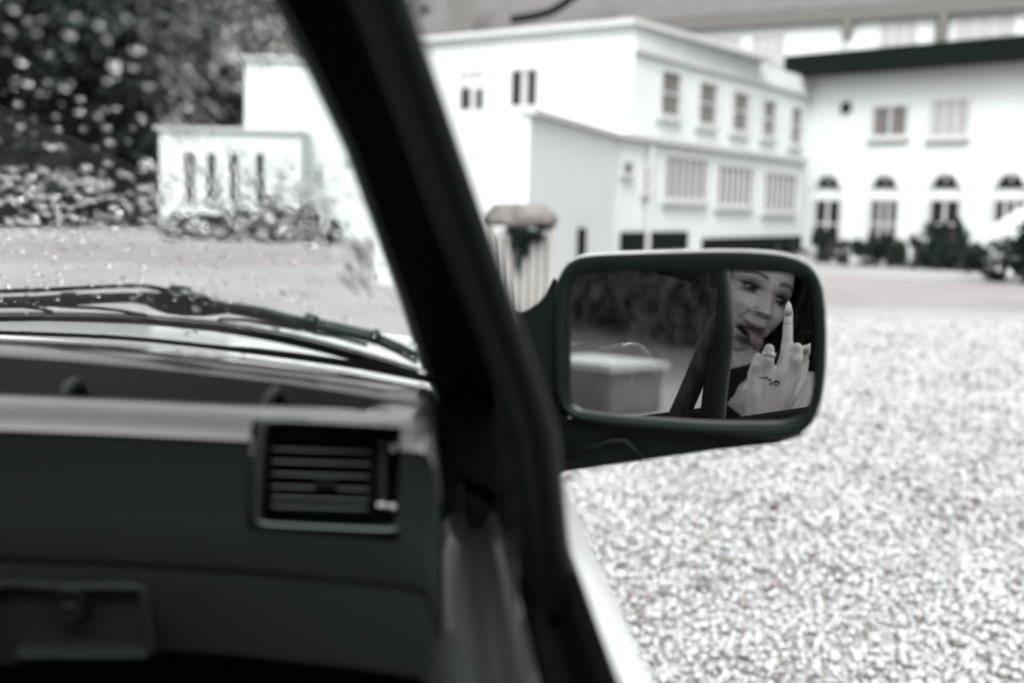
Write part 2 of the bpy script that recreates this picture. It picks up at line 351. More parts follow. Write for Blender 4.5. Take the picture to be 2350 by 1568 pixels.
# --- right wing with arched doors
Wa, Wb = P(1838, 480, 29.1), P(2620, 480, 23.2)
rw = Wall(Wa, Wb)
wing = empty('wing_building', (Wa.x, Wa.y, 0), 'white wing with dark projecting eave and four arched doors', 'building')
bk = rw.n * -6
_, ze = rw.sz(1850, 190)
prism('wall', [Wa, Wb, Wb + bk, Wa + bk], 0, ze + .25, 'plaster_white', wing)
mb = MB(); rw.slab(mb, -.35, rw.L, ze + .06, ze + .62, .50, .58); rw.slab(mb, -.35, rw.L, ze + .55, ze + .63, -6, .499); fixn(mb.build('fascia', 'fascia_dark', wing))
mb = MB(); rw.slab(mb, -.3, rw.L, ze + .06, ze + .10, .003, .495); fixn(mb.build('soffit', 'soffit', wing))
a0, zc = rw.sz(1943, 248)
mb = MB(); ring = [(math.cos(2 * math.pi * k / 20) * .15, math.sin(2 * math.pi * k / 20) * .15) for k in range(20)]
mb.loft([[rw.pt(a0 + x, zc + z, .005) for x, z in ring], [rw.pt(a0 + x, zc + z, .04) for x, z in ring]]); f = fixn(mb.build('round_window', 'window_pane', wing))
mb = MB(); r2 = [(x * 1.4, z * 1.4) for x, z in ring]
mb.loft([[rw.pt(a0 + x, zc + z, .003) for x, z in r2], [rw.pt(a0 + x, zc + z, .03) for x, z in r2]]); fixn(mb.build('frame', 'frame_white', f))
window(wing, rw, 2010, 2084, 246, 310, 'curtained_pane', 1); window(wing, rw, 2146, 2224, 232, 310, 'pale_pane', 2)
for i, (xc, wd, pm) in enumerate(((1903, 60, 'window_pane'), (2033, 62, 'window_pane'), (2172, 70, 'window_pane'), (2322, 74, 'window_pane'))):
    window(wing, rw, xc - wd * .46, xc + wd * .46, 462, 566, pm, 1 + i % 2, 1, .12)
    ac, zb = rw.sz(xc, 432); ae, _ = rw.sz(xc + wd * .42, 432); rr = ae - ac
    arc = [(math.cos(math.pi * k / 14) * rr, math.sin(math.pi * k / 14) * rr) for k in range(15)]
    mb = MB(); mb.loft([[rw.pt(ac + x, zb + z, .004) for x, z in arc], [rw.pt(ac + x, zb + z, .03) for x, z in arc]])
    f = fixn(mb.build('fanlight', 'window_pane', wing))
    mb = MB(); arc2 = [(x * 1.22, z * 1.22) for x, z in arc]
    for k in range(14):
        q = [arc[k], arc[k + 1], arc2[k + 1], arc2[k]]
        mb.loft([[rw.pt(ac + x, zb + z, .005) for x, z in q], [rw.pt(ac + x, zb + z, .08) for x, z in q]])
    for k in (7,):
        x, z = arc[k]; nx, nz = -z * .06, x * .06
        q = [(x * .45 + nx, z * .45 + nz), (x + nx, z + nz), (x - nx, z - nz), (x * .45 - nx, z * .45 - nz)]
        mb.loft([[rw.pt(ac + p, zb + r, .006) for p, r in q], [rw.pt(ac + p, zb + r, .05) for p, r in q]])
    fixn(mb.build('arch_frame', 'frame_white', f))
# white stair parapet in front of the wing
q0, q1 = P(2262, 480, 23.6), P(2560, 480, 22.0); sw = Wall(q0, q1)
_, zlo = sw.sz(2275, 510); _, zhi = sw.sz(2350, 452)
mb = MB(); L_ = sw.L
prof = [(0, 0), (L_, 0), (L_, zlo + (zhi - zlo) * 3), (.25, zlo), (0, zlo - .1)]
mb.loft([[sw.pt(x, z, 0) for x, z in prof], [sw.pt(x, z, -.25) for x, z in prof]])
st = fixn(mb.build('stair_parapet', 'plaster_white', None, label='sloping white stair parapet against the far right arched door', cat='parapet'))

# --- large main house behind
Ma, Mb_ = P(940, 480, 50), P(2700, 480, 34.5)
mw = Wall(Ma, Mb_)
main = empty('main_house', (Ma.x, Ma.y, 0), 'tall main house behind with a big pale slate roof', 'building')
_, zev = mw.sz(2350, 22)
bk = mw.n * -14
prism('wall', [Ma, Mb_, Mb_ + bk, Ma + bk], 0, zev + .1, 'plaster_white', main)
mb = MB(); mw.slab(mb, -1, mw.L, zev - .02, zev + .42, .03, .28); fixn(mb.build('gutter', 'gutter_grey', main))
mb = MB(); mb.hexa([mw.pt(-2, zev + .43, .2), mw.pt(mw.L, zev + .43, .2), mw.pt(mw.L, zev + .3, -14), mw.pt(-2, zev + .3, -14), mw.pt(-2, zev + .5, .2), mw.pt(mw.L, zev + .5, .2), mw.pt(mw.L, zev + 8.5, -8.5), mw.pt(-2, zev + 8.5, -8.5)])
rf = fixn(mb.build('roof', 'roof_slate', main))
for x0, x1, y0, y1 in ((1640, 1700, 88, 140), (1730, 1800, 82, 140), (2025, 2105, 46, 118), (2200, 2330, 30, 100)):
    window(main, mw, x0, x1, y0, y1, 'pale_pane', 2)
a0, z1 = mw.sz(2168, 34); _, z0 = mw.sz(2168, 130); pb = MB(); pb.tube([mw.pt(a0, z0 - 1, .2), mw.pt(a0, z1, .2)], .2); pb.build('downpipe', 'gutter_grey', main)
a0, z1 = mw.sz(1950, 50); pb = MB(); mw.slab(pb, a0 - .15, a0 + .15, z1 - .5, z1 + .3, .05, .3); fixn(pb.build('bracket', 'chimney_render', main))
p = P(1057, 40, 45); mb = MB(); mb.box((p.x - .48, p.y - .4, 3), (p.x + .48, p.y + .4, 11.5)); mb.box((p.x - .56, p.y - .5, 11.2), (p.x + .56, p.y + .5, 11.6)); mb.build('chimney', 'chimney_render', main)
mb = MB(); mb.tube([P(1172, 46, 43), P(1225, 38, 43), P(1262, 28, 43), P(1290, 12, 43), P(1325, -14, 43), P(1420, -60, 43)], .16); mb.build('roof_gutter', 'fascia_dark', main)

# --- white house seen through the windscreen
def frontal(px0, px1, d, px_d1=None): return P(px0, 480, d), P(px1, 480, px_d1 or d)
A0, A1 = frontal(562, 900, 33.5); hw = Wall(A0, A1)
hs_ = empty('far_house', (A0.x, A0.y, 0), 'plain white house with a low arcaded wing seen through the windscreen', 'building')
_, zt = hw.sz(600, 138); bk = hw.n * -8
prism('wall', [A0, A1, A1 + bk, A0 + bk], 0, zt, 'plaster_white', hs_)
mb = MB(); hw.slab(mb, -.15, hw.L, zt + .003, zt + .1, -8, .15); fixn(mb.build('roof', 'plaster_trim', hs_))
B0, B1 = frontal(368, 690, 31.8); gw = Wall(B0, B1); _, z2 = gw.sz(450, 300); bk = gw.n * -5
prism('low_wing', [B0, B1, B1 + bk, B0 + bk], 0, z2, 'plaster_white', hs_)
mb = MB(); gw.slab(mb, -.12, gw.L, z2 + .003, z2 + .1, -5, .14); fixn(mb.build('wing_roof', 'plaster_trim', hs_))
for xc in (436, 486, 538, 597):
    window(hs_, gw, xc - 9, xc + 9, 352, 462, 'curtained_pane' if xc == 0 else 'window_pane', 0, 1, .1)

# ================================================================== VEGETATION
def leaves(name, m, base, blobs, n, size, par=None, vary=.32, hollow=.35, **k):
    tot = sum(r[0] * r[1] * r[2] for _, r in blobs) ; V = []; Cc = []
    for c, r in blobs:
        cnt = max(20, int(n * r[0] * r[1] * r[2] / tot))
        nclump = max(6, cnt // 45)
        u = rng.normal(size=(nclump, 3)); u /= np.linalg.norm(u, axis=1)[:, None]; rad = (hollow + (1 - hollow) * rng.random(nclump)) ** .6
        cl = u * rad[:, None]
        idx = rng.integers(0, nclump, cnt); p = cl[idx] + rng.normal(size=(cnt, 3)) * .13
        p = p * np.array(r) + np.array(c)
        tone = (1 - vary) + 2 * vary * rng.random(nclump)[idx] * (.6 + .8 * rng.random(cnt))
        a = rng.normal(size=(cnt, 3)); a /= np.linalg.norm(a, axis=1)[:, None]; b = np.cross(a, rng.normal(size=(cnt, 3))); b /= np.linalg.norm(b, axis=1)[:, None]
        s = size * (.6 + .8 * rng.random(cnt))[:, None]
        V.append(np.stack([p - a * s, p + b * s * .5, p + a * s, p - b * s * .5], 1)); Cc.append(np.repeat((np.array(base)[None] * tone[:, None])[:, None], 4, 1))
    V = np.concatenate(V).reshape(-1, 3); Cc = np.concatenate(Cc).reshape(-1, 3); V[:, 2] = np.maximum(V[:, 2], .02)
    F = np.arange(len(V)).reshape(-1, 4)
    return mk(name, V, F, m, par, colors=np.clip(Cc, 0, 1), **k)
def tree(px, py, d, r, m, base, n, size, label, trunk_px=None, bark='bark', name='tree', lean=0, group=None, blobs=7, low=.3):
    c = P(px, py, d); base_pt = Vector((c.x - lean, c.y, 0))
    t = empty(name, base_pt, label, 'tree', group)
    bl = []
    for i in range(blobs):
        q = Vector((random.uniform(-.55, .55) * r, random.uniform(-.5, .5) * r, random.uniform(-low - .35, .6) * r)); rr = r * random.uniform(.45, .62)
        bl.append(((c.x + q.x, c.y + q.y, max(c.z + q.z, rr * .6)), (rr, rr, rr * .9)))
    leaves('crown', m, base, bl, n, size, t)
    mb = MB(); top = Vector((c.x, c.y, c.z + r * .3)); mid = base_pt.lerp(top, .5) + Vector((r * .05, 0, 0))
    mb.tube([base_pt, mid, top], [r * .075, r * .055, r * .02])
    for b_, _ in bl[:5]: s = base_pt.lerp(top, random.uniform(.35, .75)); mb.tube([s, s.lerp(Vector(b_), .5) + Vector((0, 0, r * .05)), b_], [r * .028, r * .02, r * .008], 6)
    mb.build('trunk', bark, t, smooth=True)
    return t
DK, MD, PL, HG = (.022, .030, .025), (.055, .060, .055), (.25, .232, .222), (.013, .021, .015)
tree(-60, 190, 38, 4.6, 'leaf_dark', DK, 26000, .26, 'dark evergreen tree at the left picture edge', lean=0)
tree(150, 100, 44, 5.2, 'leaf_dark', DK, 30000, .28, 'tall dark evergreen tree with pale sky gaps left of the low wing')
tree(300, 270, 41, 3.4, 'leaf_dark', DK, 22000, .24, 'round dark tree directly left of the low white wing')
tree(95, 330, 39, 2.8, 'leaf_dark', DK, 16000, .24, 'dark bushy tree behind the clipped hedge at left', low=.1)
tree(470, 190, 40, 2.2, 'leaf_mid', MD, 12000, .18, 'mid-toned loose tree rising above the low white wing')
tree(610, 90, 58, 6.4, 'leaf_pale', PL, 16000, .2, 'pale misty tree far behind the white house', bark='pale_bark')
tree(350, -60, 55, 5.5, 'leaf_mid', MD, 5000, .16, 'tall thin tree in the top of the windscreen view')
tree(990, 60, 52, 2.6, 'leaf_mid', MD, 2500, .14, 'small dark tree between windscreen pillar and chimney')
def hedge(name, p, q, hgt, thick, label, n, size=.07, lump=.25, m='leaf_hedge', base=HG, cat='hedge', group=None):
    p, q = Vector((p.x, p.y, 0)), Vector((q.x, q.y, 0)); L = (q - p).length; k = max(2, int(L / (thick * .9)))
    t = empty(name, p, label, cat, group)
    bl = []
    for i in range(k):
        c = p.lerp(q, (i + .5) / k); h = hgt * (1 + lump * (random.random() - .5)); bl.append(((c.x, c.y, h * .5), (L / k * .75, thick * .6, h * .5)))
    leaves('foliage', m, base, bl, n, size, t, hollow=.55)
    for c, r in bl: MB().tube([(c[0], c[1], 0), (c[0] + .03, c[1], c[2]), (c[0], c[1], c[2] * 1.5)], [.06, .05, .02], 6).build('stem', 'bark', t)
    return t
hedge('hedge', P(-500, 480, 43), P(372, 480, 42), 1.75, 1.0, 'long clipped dark hedge at the left edge of the gravel', 16000, .09)
hedge('hedge', P(385, 480, 30), P(775, 480, 29.5), .72, .6, 'low dark hedge along the foot of the far white house', 7000, .06, .5)
hedge('shrub', P(598, 480, 29.7), P(640, 480, 29.7), 1.15, .5, 'pointed shrub against the last narrow window of the low wing', 1500, .06, .2, 'leaf_mid', MD, 'shrub')
hedge('hedge', P(1612, 480, 26.6), P(1846, 480, 26.9), .45, .4, 'low dark hedge at the foot of the annex beside the wing corner', 2500, .05, .3)
hedge('hedge', P(1925, 480, 25.6), P(2240, 480, 23.7), .62, .5, 'low dark hedge in front of the arched doors', 6000, .05, .35)
hedge('shrub', P(1872, 480, 26.2), P(1918, 480, 26.1), .85, .4, 'bushy shrub in front of the leftmost arched door', 1500, .05, .3, 'leaf_hedge', HG, 'shrub')
hedge('shrub', P(2120, 480, 24.6), P(2215, 480, 24.2), .9, .5, 'tall shrub growing in front of the third arched door', 2200, .05, .4, 'leaf_hedge', HG, 'shrub')
hedge('shrub', P(2262, 480, 20.6), P(2480, 480, 19.2), .95, .7, 'large dark bush at the right picture edge', 4500, .06, .7, 'leaf_hedge', HG, 'shrub')
for x, y, r, l in ((8.0, -14.5, 4, 'dense tree almost straight behind the car on its right, mirrored in the side glass'), (11, -16.5, 4.5, 'leafy tree behind the car, second of the four trees mirrored in the side glass'), (14, -17.5, 4, 'broad tree behind the pale stone block, second from the right'), (17.5, -18.5, 4.2, 'dark tree farthest to the right behind the car')):
    t = empty('tree', (x, y, 0), l, 'tree'); bl = [((x + random.uniform(-2, 2), y + random.uniform(-2.5, 2.5), random.uniform(.9, 6)), (2.3, 2.3, 2.0)) for _ in range(11)]
    leaves('crown', 'leaf_mid', (.11, .115, .108), bl, 12000, .22, t); MB().tube([(x, y, 0), (x + .2, y, 2.5), (x, y, 6)], [.35, .28, .1]).build('trunk', 'bark', t)
mb = MB().box((4.25, -5.75, 0), (4.95, -5.05, .33)); o = mb.build('stone_block', 'stone_block', None, label='grey stone block with pale top below the trees, seen in the mirror', cat='block'); bevel(o, .03)
MB().box((4.22, -5.78, .332), (4.98, -5.02, .385)).build('cap', 'plaster_white', o)

# --- slatted planter with a mossy top
pc = P(1194, 480, 9.0)
pl = empty('slatted_planter', (pc.x, pc.y, 0), 'weathered slatted wooden planter with mossy top beside the car pillar', 'planter')
for i in range(8):
    a = (i - 3.5) * .066
    MB().box((pc.x + a - .024, pc.y - .17 - .006 * (i % 3), .02), (pc.x + a + .024, pc.y - .145, .98 - .02 * (i % 2))).build('slat', 'wood_slat', pl)
for i in range(6):
    a = (i - 2.5) * .06
    for sx in (-.26, .26): MB().box((pc.x + sx - .012, pc.y + a - .024, .02), (pc.x + sx + .012, pc.y + a + .024, .97)).build('slat', 'wood_slat', pl)
MB().box((pc.x - .24, pc.y - .14, .02), (pc.x + .24, pc.y + .2, .9)).build('liner', 'fascia_dark', pl)
mb = MB(); rings = []
for k, (sc, z) in enumerate(((.92, .98), (1, 1.0), (1, 1.05), (.86, 1.1), (.72, 1.14), (.3, 1.15))):
    rings.append([Vector((pc.x + .30 * sc * math.cos(q) * (1 + .05 * math.sin(3 * q)), pc.y + .26 * sc * math.sin(q), z + .012 * math.sin(5 * q + k))) for q in [2 * math.pi * j / 24 for j in range(24)]])
fixn(mb.loft(rings).build('cap', 'moss_cap', pl, smooth=True))
leaves('fern', 'leaf_hedge', HG, [((pc.x + .02, pc.y - .22, .94), (.17, .06, .07)), ((pc.x - .01, pc.y - .22, .83), (.08, .05, .1)), ((pc.x - .03, pc.y - .22, .72), (.035, .04, .08))], 1500, .022, pl)

# ================================================================== THE CAR
CX = -.72
car = empty('car', (CX, -.3, 0), 'white car seen from inside with black dashboard, wipers and wing mirror', 'car')
# pillar line: px of its inner edge for a given py; depth
PYS = [-260, -120, 0, 160, 345, 520, 700, 840, 940]
PXL = [470, 545, 615, 700, 790, 855, 920, 966, 1016]
def pdepth(py): return 1 / lerp(1 / .50, 1 / .95, py / 940)
PIN = [P(x, y, pdepth(y)) for x, y in zip(PXL, PYS)]
pz = [p.z for p in PIN][::-1]; pxx = [p.x for p in PIN][::-1]; pyy = [p.y for p in PIN][::-1]
WW = 1.44
def ws_y(x, z):
    xa, ya = interp(z, pz, pxx), interp(z, pz, pyy)
    if z < pz[0]: ya += (pz[0] - z) * 1.15
    s = (xa - x) / WW
    return ya + 1.05 * s * (1 - s)
def WS(px, py, off=0):
    """point of the windscreen behind a picture point, pushed OFF metres outward"""
    r = D(px, py); lo_, hi_ = .25, 2.2
    for _ in range(40):
        m_ = (lo_ + hi_) / 2; q = CAM + r * m_
        if q.y < ws_y(q.x, q.z): lo_ = m_
        else: hi_ = m_
    q = CAM + r * hi_
    if off:
        e = .004; n_ = Vector((-(ws_y(q.x + e, q.z) - ws_y(q.x - e, q.z)) / (2 * e), 1, -(ws_y(q.x, q.z + e) - ws_y(q.x, q.z - e)) / (2 * e))).normalized(); q = q + n_ * off
    return q
def ws_n(q):
    e = .004; return Vector((-(ws_y(q.x + e, q.z) - ws_y(q.x - e, q.z)) / (2 * e), 1, -(ws_y(q.x, q.z + e) - ws_y(q.x, q.z - e)) / (2 * e))).normalized()
# windscreen sheet with thickness-free clear glass
NX, NZ = 60, 30; vs = []
for j in range(NZ + 1):
    z = lerp(.985, 1.42, j / NZ); xa = interp(z, pz, pxx)
    for i in range(NX + 1):
        x = xa + .003 - (WW + .006) * i / NX; vs.append((x, ws_y(x, z), z))
fs = [(j * (NX + 1) + i, j * (NX + 1) + i + 1, (j + 1) * (NX + 1) + i + 1, (j + 1) * (NX + 1) + i) for j in range(NZ) for i in range(NX)]
mk('windscreen', vs, fs, 'glass', car, smooth=True)

# dashboard: columns across, rows from the windscreen base to the knee area
base_px = [(-160, 760), (0, 765), (300, 778), (580, 808), (800, 838), (960, 868), (1030, 884)]
def curve(pts, fy):
    q = [fy(x, y) for x, y in pts]; q.sort(key=lambda p: p.x); return [p.x for p in q], [p.y for p in q], [p.z for p in q]
bow = lambda px: .0 if px < 300 else .00000009 * (px - 300) ** 2
K1 = curve(base_px, lambda x, y: WS(x, y))
K2 = curve([(-160, 801), (0, 808), (220, 824), (440, 846), (660, 872), (800, 893), (900, 910), (1030, 928)], lambda x, y: P(x, y, .835 - bow(x) * 1.2))
K4 = curve([(-160, 896), (0, 902), (300, 913), (572, 926), (858, 940), (1030, 950)], lambda x, y: P(x, y, .715 - bow(x)))
def at_x(K, x): return interp(x, K[0], K[1]), interp(x, K[0], K[2])
face_px = [-200, 0, 150, 300, 450, 540, 590, 640, 700, 760, 820, 870, 925, 950, 975, 990, 1004, 1012]
vs = []; ncol = 0
colx = [P(px, 1000, .69).x for px in face_px]
extra = list(np.linspace(CX * 2 + .03, colx[0] - .05, 14)); allx = extra + colx
trayX = P(890, 930, .74).x; trayW = .055
for x in allx:
    y1, z1 = at_x(K1, max(x, K1[0][0])); y2, z2 = at_x(K2, max(x, K2[0][0])); y4, z4 = at_x(K4, max(x, K4[0][0]))
    if x < K1[0][0]: y1 = ws_y(x, z1)
    t = min(1, max(0, (trayX - x) / trayW)); t = t * t * (3 - 2 * t)          # tray fades out to the right end
    dz = -.034 * t
    end = max(0, (x - colx[-4]) / (colx[-1] - colx[-4]))
    ez = -.03 * end * end
    rows = [(y1 + .05, z1 - .03), (y1 - .004, z1 - .004), (lerp(y1, y2, .5), lerp(z1, z2, .5) + .001), (y2 + .012, z2 + .001), (y2, z2 - .003), (y2 - .006, lerp(z2, z2 + dz, .35) - .003), (y2 - .012, z2 + dz * .9 - .003), (y2 - .022, z2 + dz), (lerp(y2, y4, .6), lerp(z2, z4, .6) + dz * .9),
            (y4 + .012, z4 + dz * .45 - .001), (y4 + .004, z4 - .002), (y4 - .004, z4), (y4 - .018, z4 - .001), (y4 - .032, z4 - .0035), (y4 - .041, z4 - .0075), (y4 - .046, z4 - .0135), (y4 - .044, z4 - .020), (y4 - .054, z4 - .064), (y4 - .055, z4 - .085),
            (y4 - .055, z4 - .0885), (y4 - .045, z4 - .0905), (y4 - .056, z4 - .0925), (y4 - .058, z4 - .11), (y4 - .060, z4 - .138), (y4 - .05, z4 - .145), (y4 + .1, z4 - .165)]
    vs += [(x, y, z + ez) for y, z in rows]; nr = len(rows)
vx0, vx1 = allx.index(colx[6]), allx.index(colx[12])
fs = []
for i in range(len(allx) - 1):
    for j in range(nr - 1):
        if vx0 <= i < vx1 and 13 <= j < 17: continue                            # opening for the air vent
        fs.append((i * nr + j, i * nr + j + 1, (i + 1) * nr + j + 1, (i + 1) * nr + j))
def grid_part(name, ok, m, par):
    used = sorted({i for f in fs if ok(f[0] % nr) for i in f}); ix = {k: n for n, k in enumerate(used)}
    return fixn(mk(name, [vs[k] for k in used], [[ix[k] for k in f] for f in fs if ok(f[0] % nr)], m, par, smooth=True, auto=50))
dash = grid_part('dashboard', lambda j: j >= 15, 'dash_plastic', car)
grid_part('dash_lit_top', lambda j: j < 4 or 8 <= j < 15, 'dash_lit_top', dash)  # upper rows in the lit copy of the dash colour
grid_part('shaded_tray', lambda j: 4 <= j < 8, 'tray_shade', dash)  # tray rows painted as shade, no separate mat
# small ribs in the tray
for px, py in ((152, 888), (614, 908)):
    a = P(px + 18, py - 5, .80); b_ = P(px - 14, py + 22, .735)
    MB().tube([a + Vector((0, .02, -.012)), a, lerp(a, b_, .5) + Vector((0, 0, .001)), b_ + Vector((0, 0, -.004))], [.005, .006, .004, .002], 10).build('tray_rib', 'dash_plastic', dash, smooth=True)
# ---- air vent
VD = .672
def ring_outline(pts, d): return [P(x, y, d) for x, y in pts]
vent = None
outer = catmull([(598, 962), (640, 958), (760, 963), (900, 971), (936, 978), (943, 1000), (938, 1100), (930, 1200), (922, 1224), (890, 1229), (740, 1222), (600, 1214), (576, 1204), (572, 1170), (580, 1050), (590, 975)], True, 4)
inner = catmull([(622, 982), (660, 979), (760, 983), (890, 990), (914, 995), (918, 1010), (915, 1100), (908, 1186), (902, 1203), (880, 1206), (740, 1201), (625, 1195), (606, 1188), (604, 1165), (610, 1060), (616, 992)], True, 4)
mb = MB()
mb.loft([ring_outline(outer, VD + .012), ring_outline(outer, VD - .001), [P(lerp(o[0], i[0], .3), lerp(o[1], i[1], .3), VD - .004) for o, i in zip(outer, inner)], [P(lerp(o[0], i[0], .8), lerp(o[1], i[1], .8), VD - .003) for o, i in zip(outer, inner)], ring_outline(inner, VD + .004), ring_outline(inner, VD + .03)], True, False)
vent = fixn(mb.build('air_vent', 'vent_plastic', car, smooth=True))
mb = MB(); mb.loft([ring_outline(inner, VD + .028), ring_outline(inner, VD + .075)]); fixn(mb.build('duct', 'black_trim', vent))
# barrel frame inside the vent
bo = catmull([(614, 1000), (640, 992), (740, 996), (840, 1000), (858, 1008), (858, 1090), (852, 1170), (840, 1186), (730, 1182), (620, 1176), (611, 1165), (612, 1080)], True, 4)
bi = catmull([(624, 1010), (642, 1003), (740, 1007), (834, 1011), (847, 1018), (847, 1090), (842, 1166), (834, 1175), (730, 1172), (628, 1167), (620, 1158), (622, 1080)], True, 4)
mb = MB(); mb.loft([ring_outline(bo, VD + .026), ring_outline(bo, VD + .007), ring_outline(bi, VD + .006), ring_outline(bi, VD + .026)], True, False)
fixn(mb.build('barrel_frame', 'black_trim', vent, smooth=True, auto=40))
for k, y in enumerate((1030, 1058, 1087, 1116, 1141, 1161)):
    mb = MB(); a, b_ = (621, y), (850, y + 7)
    top = [P(a[0], a[1] - 3, VD + .008), P(b_[0], b_[1] - 3, VD + .008)]; bot = [P(a[0], a[1] + 3, VD + .007), P(b_[0], b_[1] + 3, VD + .007)]
    bt = [P(a[0], a[1] + 3, VD + .024), P(b_[0], b_[1] + 3, VD + .024)]; tp = [P(a[0], a[1] - 2, VD + .024), P(b_[0], b_[1] - 2, VD + .024)]
    mb.hexa([bot[0], bot[1], bt[1], bt[0], top[0], top[1], tp[1], tp[0]]); o = fixn(mb.build('slat', 'vent_plastic', vent)); bevel(o, .001)
mb = MB(); pts_ = [P(740, 1100, VD + .006), P(746, 1104, VD + .003)]
mb.hexa([P(722, 1122, VD + .004), P(772, 1124, VD + .004), P(772, 1124, VD + .012), P(722, 1122, VD + .012), P(722, 1098, VD + .005), P(772, 1100, VD + .005), P(772, 1100, VD + .012), P(722, 1098, VD + .012)]); bevel(fixn(mb.build('slat_tab', 'black_trim', vent)), .001)
mb = MB()
for k in range(9):                                                              # ribbed thumb wheel
    y = 1012 + k * 18; dd = VD + .016 - .009 * math.sin(math.pi * (k + .5) / 9)
    mb.hexa([P(868, y + 10, dd), P(888, y + 11, dd), P(888, y + 11, dd + .012), P(868, y + 10, dd + .012), P(868, y, dd), P(888, y + 1, dd), P(888, y + 1, dd + .012), P(868, y, dd + .012)])
fixn(mb.build('thumb_wheel', 'vent_plastic', vent))
for p_, q_, r__ in ((P(905, 1020, VD + .004), P(903, 1036, VD + .004), .0022), (P(902, 1158, VD + .004), P(901, 1166, VD + .004), .0024), (P(866, 1158, VD + .006), P(886, 1159, VD + .006), .0012)):
    MB().tube([p_, q_], r__, 10).build('vent_marker', 'rivet_white', vent, smooth=True)
# ---- glove box latch
GD = .640
go = catmull([(-30, 1342), (150, 1341), (300, 1340), (332, 1348), (340, 1380), (350, 1440), (352, 1470), (340, 1512), (150, 1512), (-30, 1512)], True, 3)
gi = catmull([(-22, 1352), (150, 1351), (296, 1350), (318, 1356), (324, 1382), (332, 1430), (336, 1456), (326, 1464), (150, 1464), (-22, 1464)], True, 3)
gl = fixn(MB().loft([ring_outline(go, GD + .02), ring_outline(go, GD), ring_outline(gi, GD - .001), ring_outline(gi, GD + .008)], True, True).build('glove_box_latch', 'dash_plastic', car, smooth=True, auto=40))
mb = MB(); mb.hexa([P(30, 1510, GD - .012), P(346, 1510, GD - .012), P(346, 1512, GD + .01), P(30, 1512, GD + .01), P(44, 1464, GD + .004), P(334, 1464, GD + .004), P(334, 1462, GD + .012), P(44, 1462, GD + .012)]); bevel(fixn(mb.build('latch_handle', 'dash_plastic', gl)), .003)
cl_ = P(166, 1386, GD + .002); rx, uy, fz = CM @ Vector((1, 0, 0)), CM @ Vector((0, 1, 0)), CM @ Vector((0, 0, 1))
def disc_ring(c, r, o): return [c + (rx * math.cos(q) + uy * math.sin(q)) * r + fz * o for q in [2 * math.pi * k / 28 for k in range(28)]]
fixn(MB().loft([disc_ring(cl_, .0095, -.006), disc_ring(cl_, .0095, .004), disc_ring(cl_, .0085, .0055), disc_ring(cl_, .0068, .0050), disc_ring(cl_, .0064, .0035)]).build('lock', 'black_rubber', gl, smooth=True, auto=40))
fixn(MB().hexa([cl_ + rx * a_ + uy * b_ + fz * c_ for c_ in (.0036, .0055) for a_, b_ in ((-.0042, -.001), (.0042, -.001), (.0042, .001), (-.0042, .001))]).build('key_slot', 'dark_metal', gl))

# ---- right front pillar, seal and door frame
def pill(py, off, dd): return P(interp(py, PYS, PXL) + off, py, pdepth(min(py, 940)) + dd)
st_y = [-400, -200, 0, 160, 345, 520, 700, 840, 945, 1080, 1240]
def pxl(y): return 470 + (y + 260) * .53 if y < -260 else (interp(y, PYS, PXL) if y <= 940 else 1014 - (y - 940) * .02)
def pd(y): return pdepth(max(y, -330)) if y < 940 else .95 - (y - 940) * .0003
def wid(y): return 943 + .343 * y - pxl(y)                                      # picture width of the pillar
rings = []
for y in st_y[:9]:
    x0, d = pxl(y), pd(y)
    rings.append([P(x0 - 1, y, d + .010), P(x0 + 4, y - 2, d - .002), P(x0 + 17, y - 3, d - .006), P(x0 + 30, y - 5, d - .004), P(x0 + 38, y - 6, d + .001), P(x0 + 36, y, d + .012)])
d = pd(944)
rings.append([P(1012, 944, d + .004), P(1013, 943, d - .004), P(1015, 942, d - .008), P(1018, 941, d - .007), P(1020, 941, d - .002), P(1020, 943, d + .004)])
fixn(MB().loft(rings).build('pillar_seal', 'seal_rubber', car, smooth=True))
def plate(name, st, m):
    """a slab of the pillar: picture width fraction -> depth behind the pillar line; slants forward towards its outer edge"""
    rings = []
    for y in st_y:
        x0, d, w_ = pxl(y), pd(y), wid(y)
        rings.append([P(x0 + w_ * f, y, d + .01 * f + o) for f, o in st])
    return fixn(MB().loft(rings).build(name, m, car, smooth=True))
plate('pillar_trim', [(.06, .008), (.09, -.004), (.25, -.010), (.42, -.013), (.50, -.016), (.57, -.015), (.625, -.006), (.63, .006), (.5, .010)], 'black_trim')
# front bar of the door window: from the roof rail down to the sill, nearer than the pillar
def bar_d(y): return 1 / lerp(1 / .47, 1 / .635, y / 1399)
BL = [(-400, 680, 815), (-200, 745, 880), (0, 818, 943), (160, 872, 998), (345, 940, 1061), (520, 1003, 1121), (715, 1075, 1188), (860, 1128, 1240), (1000, 1172, 1284), (1100, 1188, 1292), (1240, 1205, 1306), (1399, 1226, 1332), (1420, 1230, 1335)]
rings = []
for y, x0, x1 in BL:
    d = bar_d(y); w_ = x1 - x0
    rings.append([P(x0 + w_ * f, y, d + o) for f, o in ((0, .012), (.0, .003), (.08, -.003), (.22, -.006), (.30, -.003), (.45, -.002), (.55, -.007), (.78, -.008), (.93, -.004), (1.0, .004), (.97, .010), (.8, .014), (.4, .014))])
fixn(MB().loft(rings).build('window_front_bar', 'black_rubber', car, smooth=True))
# small fixed pane between that bar and the pillar
mk('quarter_light', [(.047, y_, z_) for y_, z_ in ((.575, .93), (.93, .93), (.93, 1.02), (.80, 1.10), (.70, 1.10), (.60, 1.087), (.575, 1.084))], [(0, 1, 2, 3, 4, 5, 6)], 'wet_glass', car)
